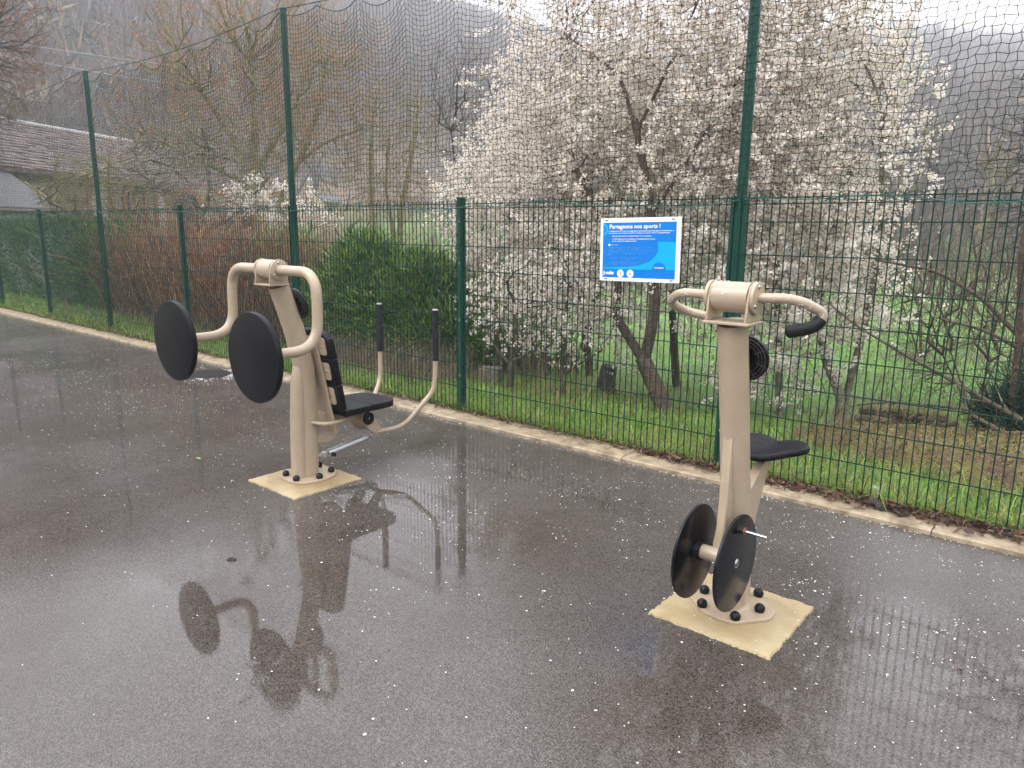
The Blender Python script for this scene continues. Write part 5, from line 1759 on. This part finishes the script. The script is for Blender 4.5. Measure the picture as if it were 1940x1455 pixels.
stem_cloud('dry_stalks', 240, box_fn(-13, -6.5, .35, 1.0), lambda r, n, p: r.uniform(.2, .7, n), .7, .005, [(.36, .27, .16), (.42, .33, .2)], 'pale dry stalks at the foot of the red-brown shrubs', 'stalks', 69, wig=.08, kind='stuff', side=.3)
stem_cloud('far_scrub', 1700, box_fn(-30, 16, 17, 42), lambda r, n, p: r.uniform(1.0, 3.0, n), .25, .022, [(.14, .10, .07), (.2, .15, .08), (.12, .07, .06), (.2, .19, .10), (.17, .08, .07)], 'leafless brown scrub and hedges at the far side of the meadow', 'scrub', 70, kind='stuff')
for k_, (x_, y_, h_, lab) in enumerate(((.75, 5.6, .95, 'tangled leafless shrub with pinkish twigs in the grass behind the mossy log'),
                                        (1.9, 7.6, 1.35, 'taller tangled brown leafless shrub near the right edge beyond the dark conifer'),
                                        (-.6, 9.5, 1.5, 'leafless olive-brown shrub out in the meadow right of the blossom'),
                                        (-2.6, 12.0, 1.6, 'furthest tangled leafless shrub in the meadow, seen under the blossom'))):
    t = thing('leafless_shrub', (x_, y_, -.45), lab, 'shrub')
    tr = Tree(200 + k_)
    for q in range(5):
        a_ = q * 1.257 + k_
        tr.spine([(x_, y_, -.55), (x_ + .45 * math.cos(a_), y_ + .4 * math.sin(a_), -.45 + h_ * .7)], .018, .008)
    tr.fill([((x_, y_, -.45 + h_), (h_ * 1.05, h_ * .9, h_))], 520, 300 + k_, shoots=1.3, shoot_len=.4, r_tip=.0034, jitter=.25, alpha=.4, up=.7)
    tr.build(t, 'bark_red', ('twig', 'bark', 'twig', 'bark')[k_])
stem_cloud('willow_whips', 110, box_fn(-2.2, 1.9, 3.0, 5.6), lambda r, n, p: r.uniform(.5, 1.7, n), .28, .0042, [(.20, .17, .08), (.14, .10, .06), (.25, .22, .12)], 'fine upright olive whips growing through the grass at the right', 'scrub', 72, kind='stuff')
stem_cloud('bramble_patch', 1900, box_fn(.1, 3.2, 1.0, 3.0), lambda r, n, p: r.uniform(.15, .60, n), 1.0, .0040, [(.30, .17, .10), (.46, .34, .20), (.16, .10, .06), (.22, .22, .09)], 'brown brambles and dead stalks over the mossy heap at the right', 'brambles', 73, wig=.4, kind='stuff')


def conifer(name, seed, n, pos_fn, label, cols, size, cat='bush', asp=.22, stem=None):
    rng = np.random.default_rng(seed)
    C, N = pos_fn(rng, n)
    # feathery sprays: long thin leaves pointing outward and up
    D = N + np.array([[0, 0, .55]]) + rng.normal(0, .45, (n, 3)); D /= np.linalg.norm(D, axis=1, keepdims=True)
    W = np.cross(D, rnd_unit(rng, n)); W /= np.linalg.norm(W, axis=1, keepdims=True)
    s = size * rng.uniform(.5, 1.4, (n, 1))
    V = np.stack([C - W * s * asp * .5, C + W * s * asp * .5, C + D * s * 1.1 + W * s * asp * .4, C + D * s * 1.7, ], 1).reshape(-1, 3)
    F = (np.arange(n) * 4)[:, None] + np.arange(4)[None]
    ci = np.array(cols)[rng.integers(0, len(cols), n)] * rng.uniform(.35, 1.5, (n, 1))
    c4 = np.repeat(ci, 4, 0); c4[0::4] *= .55; c4[1::4] *= .55; c4[3::4] *= 1.35      # shade inside the foliage painted into the base; paler fresh tip
    t = thing(name, tuple(C.mean(0)), label, cat)
    put('foliage', fast_mesh('foliage', V, F, col=c4), 'leafy', t, kind='stuff')
    return t


GR = [(.19, .37, .05), (.27, .46, .06), (.10, .23, .05), (.46, .56, .12)]
DG = [(.06, .19, .06), (.10, .26, .07), (.17, .33, .08), (.035, .10, .04)]


def lobes(cs, shell=.55):
    def f(rng, n):
        k = rng.integers(0, len(cs), n)
        c = np.array([a[0] for a in cs])[k]; r = np.array([a[1] for a in cs])[k]
        u = rnd_unit(rng, n)
        q = rng.uniform(shell, 1.05, (n, 1)) * (1 + .14 * np.sin(u[:, :1] * 9 + k[:, None]) * np.cos(u[:, 2:3] * 8) + rng.normal(0, .04, (n, 1)))
        C = c + u * r * q
        C[:, 2] = np.maximum(C[:, 2], zt_(C) + .02)
        return C, u
    return f


conifer('green_bush', 81, 46000, lobes([((-6.1, 2.0, .55), (1.25, .85, .85)), ((-5.4, 2.1, .45), (1.0, .8, .75)), ((-6.7, 2.0, .35), (.9, .7, .75)), ((-6.2, 2.0, 1.05), (.6, .5, .55)), ((-5.2, 2.1, .85), (.55, .5, .5)), ((-4.75, 2.0, .25), (.6, .6, .5))]),
        'rounded bright green conifer bush behind the press machine lever handles', GR + DG[:2], .055, asp=.34)
conifer('green_bush', 82, 12000, lobes([((-8.6, 2.3, .9), (.8, .6, .75)), ((-8.1, 1.9, .5), (.7, .5, .6))]),
        'small green conifer bush poking up among the red-brown shrubs', GR, .06)


def hedge_fn(x0, x1, y0, y1, h):
    def f(rng, n):
        x = rng.uniform(x0, x1, n); t = rng.uniform(0, 1, n)
        top = rng.uniform(0, 1, n) < .22
        hh = h + .07 * np.sin(x * 3.1) + .05 * np.sin(x * 7.7)
        z = np.where(top, hh + rng.normal(0, .06, n), -.4 + (hh + .4) * t)
        front = rng.uniform(0, 1, n) < .75
        y = np.where(top, rng.uniform(y0, y1, n), np.where(front, y0 + .18 * np.sin(x * 4 + z * 5) * .4 + rng.exponential(.08, n), rng.uniform(y0, y1, n)))
        N = np.stack([0 * x, np.where(top, 0, -1.0), np.where(top, 1.0, .25)], 1) + rng.normal(0, .3, (n, 3))
        return np.stack([x, y, z], 1), N
    return f


conifer('conifer_hedge', 83, 42000, hedge_fn(-27, -14.4, 1.15, 2.6, 1.62), 'dark green clipped conifer hedge behind the fence at the far left', DG, .065, 'hedge')
conifer('conifer_hedge', 84, 50000, lobes([((-14.2, 1.9, .7), (1.1, .75, .98)), ((-13.3, 1.9, .5), (.8, .65, .95))]), 'shaggy green end of the conifer hedge beside the left tall pole', DG + GR[:2], .075, 'hedge')
conifer('dark_yew', 85, 9000, lobes([((1.75, 3.0, .25), (.55, .45, .42)), ((1.45, 2.9, .05), (.4, .35, .3))]), 'dark blue-green low conifer at the right edge behind the fallen branches', [(.03, .075, .045), (.02, .05, .035), (.045, .10, .06)], .05)


# solid hearts so that foliage masses do not read as hollow
# mossy heap and logs at the right
def heap():
    rng = np.random.default_rng(4)
    nx_, ny_ = 70, 44
    X_, Y_ = np.meshgrid(np.linspace(-.3, 3.4, nx_), np.linspace(.75, 3.3, ny_), indexing='ij')
    e = np.clip(1 - ((X_ - 1.7) / 1.95) ** 2 - ((Y_ - 2.05) / 1.25) ** 2, 0, 1)
    Z_ = ground_z(X_, Y_) - .03 + .30 * e ** .7 + .03 * wav(X_ * 9, Y_ * 9, 0, 13) * (e > 0) + rng.normal(0, .008, X_.shape)
    V = np.stack([X_, Y_, Z_], 2).reshape(-1, 3)
    i, j = np.meshgrid(np.arange(nx_ - 1), np.arange(ny_ - 1), indexing='ij')
    F = np.stack([i * ny_ + j, (i + 1) * ny_ + j, (i + 1) * ny_ + j + 1, i * ny_ + j + 1], 2).reshape(-1, 4)
    o = put('mossy_heap', fast_mesh('mossy_heap', V, F, smooth=True), mat('heap_litter', (.26, .24, .05), .9, base2=(.13, .07, .045), nscale=3.5, bump=1.0, bscale=35, bdist=.03, detail=9))
    tag(o, 'low heap of garden waste overgrown with yellow-green moss at the right behind the fence', 'heap')
    # litter and moss cushions on it
    n = 22000
    k = rng.integers(0, len(V), n)
    C = V[k] + rng.normal(0, .03, (n, 3)) * [1, 1, .3]; C[:, 2] += .02
    U = rnd_unit(rng, n) * rng.uniform(.004, .013, (n, 1)); W = np.cross(U, rnd_unit(rng, n)) * .5
    Vq, Fq = quads(C, U, W)
    pal = np.array([(.42, .38, .05), (.26, .28, .05), (.26, .12, .06), (.10, .05, .035), (.46, .33, .18), (.13, .17, .05)])
    col = np.repeat(pal[rng.integers(0, 6, n)] * rng.uniform(.6, 1.3, (n, 1)), 4, 0)
    tag(put('heap_litter', fast_mesh('heap_litter', Vq, Fq, col=col), 'leafy', kind='stuff'), 'brown leaves and moss tufts strewn over the heap at the right', 'leaves')


heap()
for (a, b, r, lab) in (((.22, 2.62, .00), (.95, 2.5, .07), .041, 'moss-topped rotting log lying on the left end of the mossy heap'),
                       ((.18, 2.45, -.05), (1.0, 2.75, -.02), .03, 'thin bare grey log lying below the moss-topped log'),
                       ((.5, 1.95, -.02), (1.5, 1.8, .05), .028, 'pale thin branch lying across the front of the mossy heap')):
    a, b = Vector(a), Vector(b)
    t = thing('log', tuple((a + b) / 2), lab, 'log')
    pts = [a.lerp(b, k / 8) + Vector((0, 0, .012 * math.sin(k * 1.7))) for k in range(9)]
    MB().tube(pts, r, 12, rs=[r * (1 + .1 * math.sin(k * 2.1)) for k in range(9)]).build('wood', 'bark', t)
    if r > .04:
        mb = MB()
        for k in range(8):
            c = a.lerp(b, (k + .5) / 8) + Vector((0, -.005, r * .75))
            mb.dome(c, (0, 0, 1), .055, .035, 12, 4)
        mb.build('moss_cushion', 'moss', t)
tag(MB().box((-3.32, 1.35, .05), (.24, .18, .18), Matrix.Rotation(.4, 3, 'Z')).build('stone_block', 'stone_block', smooth=0, bevel=.02), 'squared grey stone block in the grass right of the fence post', 'stone')
tag(MB().dome((-.05, .12, .02), (-.2, -.3, 1), .05, .05, 7, 3).build('crumpled_paper', 'paper', smooth=0), 'crumpled white scrap of paper in the grass behind the fence', 'litter').location = (1.0, .1, 0)
st = thing('tree_stump', (-2.84, 3.0, -.4), 'dark hollow tree stump out in the meadow between the small fruit trees', 'stump')
MB().tube([(-2.84, 3.0, -.5), (-2.85, 3.0, -.2), (-2.82, 3.0, .0)], .14, 14, rs=[.14, .11, .10]).build('wood', 'bark_dark', st)
bpy.context.view_layer.update()


# ================================================================== GRASS
def grass():
    rng = np.random.default_rng(33)
    n = 330000
    # blades crowd near the fence, thin out with distance where each is smaller in view
    x = rng.uniform(-20, 5.5, n); y = .01 + 26 * rng.uniform(0, 1, n) ** 2.6
    dist = np.hypot(x - 2.02, y + 4.68)
    az = np.degrees(np.arctan2(x - 2.02, y + 4.68))
    keep = (rng.uniform(0, 1, n) < np.clip((9.5 / dist) ** 1.3, 0, 1)) & (az > -80) & (az < 4)
    bare = ((x > .1) & (x < 3.2) & (y > .95 + .25 * wav(x * 7, x * 0, 0, 13)) & (y < 3.0)) & (rng.uniform(0, 1, n) < np.clip(.80 + .5 * wav(x * 8, y * 8, 0, 13), .45, .97))
    bare |= ((x > -6.5) & (x < -3.6) & (y > .5) & (y < 1.8)) & (rng.uniform(0, 1, n) < .6)
    bare |= ((x > -13) & (x < -6) & (y > 1.2)) & (rng.uniform(0, 1, n) < .8)
    bare |= (y < .10) & (rng.uniform(0, 1, n) < .35)
    keep &= ~bare
    x, y, dist = x[keep], y[keep], dist[keep]
    n = len(x)
    patch = wav(x * 2.2, y * 2.2, 0, 34)
    z = ground_z(x, y)
    h = rng.gamma(5, .013, n) * (1 + .5 * patch) + .025
    h *= np.where(y < 1.0, 1.35, np.where(y > 3.5, .75, 1.0))
    w = np.maximum(.0022 * rng.uniform(.7, 1.5, n), dist * .00038)
    a = rng.uniform(0, 6.283, n)
    side = np.stack([np.cos(a), np.sin(a), 0 * a], 1)
    ln = np.stack([-np.sin(a), np.cos(a), 0 * a], 1) * rng.normal(0, .85, n)[:, None] + rng.normal(0, .3, (n, 3)) * [1, 1, 0]
    b = np.stack([x, y, z - .01], 1)
    mid = b + ln * (h * .35)[:, None] + np.array([0, 0, 1]) * (h * .6)[:, None]
    tip = b + ln * (h * 1.0)[:, None] + np.array([0, 0, 1]) * (h * np.clip(1 - .25 * np.linalg.norm(ln, axis=1), .4, 1))[:, None]
    W = side * w[:, None]
    V = np.stack([b - W, b + W, mid + W * .8, tip, mid - W * .8], 1).reshape(-1, 3)
    q = (np.arange(n) * 5)[:, None]
    F = np.concatenate([q + np.array([[0, 1, 2]]), q + np.array([[0, 2, 4]]), q + np.array([[4, 2, 3]])])
    g1_ = np.array([(.17, .40, .04), (.27, .52, .06), (.10, .26, .03), (.40, .58, .09), (.22, .36, .06)])
    dry = np.array([(.72, .62, .28), (.55, .40, .18), (.50, .52, .14), (.34, .20, .10)])
    col = g1_[rng.integers(0, 5, n)]
    pd_ = .10 + .22 * np.clip(patch, 0, 1) + .12 * (y < .35) + .22 * ((x > -1) & (y < 1.2)) * np.clip(wav(x * 6, y * 6, 0, 13) + .4, 0, 1)
    m = rng.uniform(0, 1, n) < pd_
    col[m] = dry[rng.integers(0, 4, m.sum())]
    col = col * rng.uniform(.5, 1.5, (n, 1))
    o = put('grass', fast_mesh('grass', V, F, col=np.repeat(col, 5, 0)), 'grass', kind='stuff')
    tag(o, 'wet spring grass with dry blades growing behind the kerb and over the meadow', 'grass')


grass()


def weeds():
    rng = np.random.default_rng(90)
    n = 5200
    x = rng.uniform(-14, 4.5, n); y = rng.uniform(.04, 3.2, n) ** 1.0
    c = wav(x * 9, y * 9, 0, 21) > .05
    x, y = x[c], y[c]; n = len(x)
    C = np.stack([x, y, ground_z(x, y) + rng.uniform(.01, .06, n)], 1)
    N = rnd_unit(rng, n); N[:, 2] = np.abs(N[:, 2]) + .5; N /= np.linalg.norm(N, axis=1, keepdims=True)
    U = np.cross(N, rnd_unit(rng, n)); U /= np.linalg.norm(U, axis=1, keepdims=True); W = np.cross(N, U)
    s = rng.uniform(.008, .026, (n, 1))
    V, F = quads(C, U * s, W * s * .55)
    V = V.reshape(n, 4, 3); V[:, 1] += U * s * .3; V[:, 3] -= U * s * .3; V = V.reshape(-1, 3)
    pal = np.array([(.12, .26, .05), (.20, .34, .07), (.30, .20, .08), (.40, .30, .14), (.10, .18, .05), (.20, .10, .05)])
    col = np.repeat(pal[rng.integers(0, 6, n)] * rng.uniform(.5, 1.3, (n, 1)), 4, 0)
    tag(put('weeds', fast_mesh('weeds', V, F, col=col), 'leafy', kind='stuff'), 'small broad-leaved weeds and dead leaves low in the grass behind the kerb', 'weeds')


weeds()


# ================================================================== LITTER ALONG THE KERB
def litter():
    rng = np.random.default_rng(44)
    n = 9500
    x = np.where(rng.uniform(0, 1, n) < .62, rng.uniform(-.6, 4.5, n), rng.uniform(-13, .5, n))
    w = np.where(x > .2, .055, .032)
    y = -.035 + rng.normal(0, 1, n) * w + .02 * wav(x * 6, x * 0, 0, 21)
    z = np.where(y < -.01, .036, .03) + rng.uniform(0, .03, n)
    C = np.stack([x, y, z], 1)
    s = rng.gamma(3.0, .0036, (n, 1)) * np.where(x > .2, 1.1, .8)[:, None]
    N = rnd_unit(rng, n); N[:, 2] = np.abs(N[:, 2]) + .7; N /= np.linalg.norm(N, axis=1, keepdims=True)
    U = np.cross(N, rnd_unit(rng, n)); U /= np.linalg.norm(U, axis=1, keepdims=True); W = np.cross(N, U)
    V, F = quads(C, U * s, W * s * rng.uniform(.15, .6, (n, 1)))
    V = V.reshape(n, 4, 3); V[:, 0] += N * s * .4; V[:, 2] += N * s * .3; V = V.reshape(-1, 3)
    pal = np.array([(.13, .045, .03), (.08, .035, .025), (.20, .085, .04), (.05, .03, .025), (.28, .17, .09), (.16, .06, .035)])
    col = np.repeat(pal[rng.integers(0, 6, n)] * rng.uniform(.6, 1.4, (n, 1)), 4, 0)
    tag(put('leaf_litter', fast_mesh('leaf_litter', V, F, col=col), 'leafy', kind='stuff'), 'wet reddish-brown leaf litter banked along the back of the kerb', 'leaves')
    # thin twigs
    m = 1100
    x = np.where(rng.uniform(0, 1, m) < .7, rng.uniform(-.5, 4, m), rng.uniform(-8, 0, m))
    p = np.stack([x, -.04 + rng.normal(0, .04, m), np.full(m, .042)], 1)
    d = np.stack([rng.normal(0, 1, m), rng.normal(0, .35, m), rng.normal(0, .06, m)], 1); d /= np.linalg.norm(d, axis=1, keepdims=True)
    A, B = [], []
    for k in range(3):
        q = p + d * rng.uniform(.02, .07, (m, 1)); q[:, 2] = np.maximum(q[:, 2], .04)
        A.append(p); B.append(q); p = q; d = d + rng.normal(0, .25, (m, 3)) * [1, 1, .1]; d /= np.linalg.norm(d, axis=1, keepdims=True)
    A, B = np.concatenate(A), np.concatenate(B)
    V, F = segs_mesh(A, B, np.full(len(A), .0016), np.full(len(A), .0012), 3)
    tag(put('kerb_twigs', fast_mesh('kerb_twigs', V, F), 'bark_red', kind='stuff'), 'thin reddish twigs lying on the kerb among the leaf litter', 'twigs')


litter()


# ================================================================== PETALS ON THE WET GROUND
def petals():
    rng = np.random.default_rng(55)
    n = 36000
    x = rng.uniform(-16, 4.2, n); y = rng.uniform(-4.6, -.255, n)
    dens = .34 + .60 * np.clip(wav(x * 2.0, y * 2.0, 0, 34) + .15, 0, 1.5) ** 1.5 + .35 * np.clip(wav(x * 7, y * 7, 0, 8) - .35, 0, 1)
    dens *= np.interp(y, [-4.6, -3.4, -2.6, -1.2, -.3], [.05, .14, .36, .95, 1.0])
    keep = rng.uniform(0, 1, n) < dens
    x, y = x[keep], y[keep]
    keep = rng.uniform(0, 1, len(x)) < .72
    x, y = x[keep], y[keep]
    k = rng.integers(0, len(x), 900); k = k[y[k] > -2.3]; q_ = len(k)
    m_ = rng.geometric(.20, q_)
    k = np.repeat(k, np.minimum(m_, 16)); sp = np.repeat(rng.uniform(.02, .13, q_), np.minimum(m_, 16))
    x = np.concatenate([x, x[k] + rng.normal(0, 1, len(k)) * sp * 1.6]); y = np.concatenate([y, np.minimum(y[k] + rng.normal(0, 1, len(k)) * sp, -.25)])
    # along the kerb foot, where the water carried them
    m = 900
    x = np.concatenate([x, rng.uniform(-8, 3.5, m)]); y = np.concatenate([y, -.25 - rng.exponential(.02, m)])
    # and on the kerb itself
    m = 420
    x = np.concatenate([x, rng.uniform(-8, 3.5, m)]); y = np.concatenate([y, rng.uniform(-.235, -.02, m)])
    on = (np.abs(x - .87) < .25) & (np.abs(y + 1.765) < .25) & (rng.uniform(0, 1, len(x)) < .8)
    x, y = x[~on], y[~on]
    n = len(x)
    z = np.where(y > -.245, .036, np.where(((np.abs(x + 2.0) < .27) & (np.abs(y + 1.985) < .27)) | ((np.abs(x - .87) < .27) & (np.abs(y + 1.765) < .27)), .0105, .0016))
    a = rng.uniform(0, 6.283, n)
    s = rng.gamma(9, .00037, n); e = rng.uniform(.4, .95, n)
    th = np.arange(6) / 6 * 2 * np.pi
    px = np.cos(th)[None] * s[:, None]; py = np.sin(th)[None] * (s * e)[:, None]
    X_ = x[:, None] + px * np.cos(a)[:, None] - py * np.sin(a)[:, None]
    Y_ = y[:, None] + px * np.sin(a)[:, None] + py * np.cos(a)[:, None]
    Z_ = z[:, None] + rng.uniform(.0, .0012, (n, 1)) + .0012 * np.abs(np.cos(th))[None] * rng.uniform(.3, 1.3, (n, 1))
    V = np.stack([X_, Y_, Z_], 2).reshape(-1, 3)
    F = (np.arange(n) * 6)[:, None] + np.arange(6)[None]
    tag(put('fallen_petals', fast_mesh('fallen_petals', V, F), 'petal_ground', kind='stuff'), 'small white blossom petals scattered over the wet asphalt', 'petals')


petals()
# drain grate in the hollow by the kerb
gr = thing('drain_grate', (-5.88, -.60, 0), 'round-barred iron drain grate ringed with washed-up petals beyond the press machine discs', 'grate')
MB().prism([(-5.88 + .26 * math.cos(2 * math.pi * k / 28), -.60 + .26 * math.sin(2 * math.pi * k / 28)) for k in range(28)], 2, .0008, .005).build('rim', 'grate', gr, smooth=0)
for k in range(-5, 6):
    w = math.sqrt(max(.0, .225 ** 2 - (k * .04) ** 2))
    MB().box((-5.88, -.60 + k * .04, .008), (2 * w, .018, .007)).build('bar', 'grate', gr, smooth=0)
MB().prism([(-5.88 + .235 * math.cos(2 * math.pi * k / 28), -.60 + .235 * math.sin(2 * math.pi * k / 28)) for k in range(28)], 2, .0052, .0056).build('hollow', 'dark', gr, smooth=0)
rng = np.random.default_rng(6)
n = 900
a = rng.uniform(0, 6.283, n); a = a[rng.uniform(0, 1, n) < np.clip(.25 + .6 * np.sin(a + 1.0) + .3 * np.sin(a * 5), 0, 1)]; n = len(a); r_ = .24 + rng.exponential(.09, n)
C = np.stack([-5.88 + r_ * np.cos(a) * 1.25, -.60 + r_ * np.sin(a), .003 + rng.uniform(0, .006, n)], 1)
U = rnd_unit(rng, n) * .006; U[:, 2] *= .3; W = np.cross(U, [0, 0, 1.0])
V, F = quads(C, U, W)
tag(put('washed_up_petals', fast_mesh('washed_up_petals', V, F), 'petal_ground', kind='stuff'), 'rim of washed-up white petals around the drain grate', 'petals')
# odd bits on the ground
b_ = MB()
b_.dome((-1.26, -2.94, .001), (0, 0, 1), .018, .012, 7, 3); b_.dome((-1.24, -2.93, .001), (.3, 0, 1), .012, .012, 6, 3)
tag(b_.build('dirt_clod', 'bark_dark', smooth=0), 'small dark clod lying on the bright wet asphalt at lower left', 'clod')


def leaf(name, c, rot, s, m, label):
    mb = MB(); n = 7; V = []; F = []
    for i in range(n):
        t = i / (n - 1); w = math.sin(t * math.pi) ** .8 * .32 + .01
        for sg in (-1, 0, 1):
            x_ = (t - .5) * s; y_ = sg * w * s
            V.append((c[0] + x_ * math.cos(rot) - y_ * math.sin(rot), c[1] + x_ * math.sin(rot) + y_ * math.cos(rot), .0025 + .006 * abs(sg) + .004 * math.sin(t * 5)))
    for i in range(n - 1):
        for k in range(2):
            F.append((i * 3 + k, i * 3 + k + 1, (i + 1) * 3 + k + 1, (i + 1) * 3 + k))
    mb.add(V, F)
    return tag(mb.build(name, m, smooth=60), label, 'leaf')


M['leaf_green'] = mat('leaf_green', (.25, .38, .08), .5)
M['leaf_brown'] = mat('leaf_brown', (.22, .09, .05), .5)
leaf('fallen_leaf', (-2.95, -2.23), .4, .045, 'leaf_green', 'small yellow-green leaf on the asphalt left of the press machine footing')
leaf('fallen_leaf', (-7.6, -1.0), .2, .08, 'leaf_brown', 'pale brown leaf on the far wet asphalt at the left')
leaf('fallen_leaf', (1.72, -1.62), .9, .022, 'leaf_brown', 'tiny brown leaf on the wet asphalt right of the pedal machine')
leaf('fallen_leaf', (2.0, -.13), .3, .09, 'leaf_brown', 'curled dark brown leaf lying on the kerb at the right')

# ================================================================== HAZE
zmin = -9.0
zmax = 128.0
hz = MB().box((-60, 120, (zmin + zmax) / 2), (1240, 1240, zmax - zmin)).build('haze', 'white_sheet', smooth=0, kind='stuff')
hm = bpy.data.materials.new('haze'); hm.use_nodes = True
hn = hm.node_tree; hn.nodes.clear()
ho = hn.nodes.new('ShaderNodeOutputMaterial'); hv = hn.nodes.new('ShaderNodeVolumePrincipled')
hv.inputs['Color'].default_value = (.62, .62, .655, 1)
hv.inputs['Density'].default_value = 0.0033
hv.inputs['Anisotropy'].default_value = 0.35
hn.links.new(hv.outputs[0], ho.inputs['Volume'])
hz.data.materials.clear(); hz.data.materials.append(hm)
tag(hz, 'pale drizzle haze thickening towards the hills', 'haze')
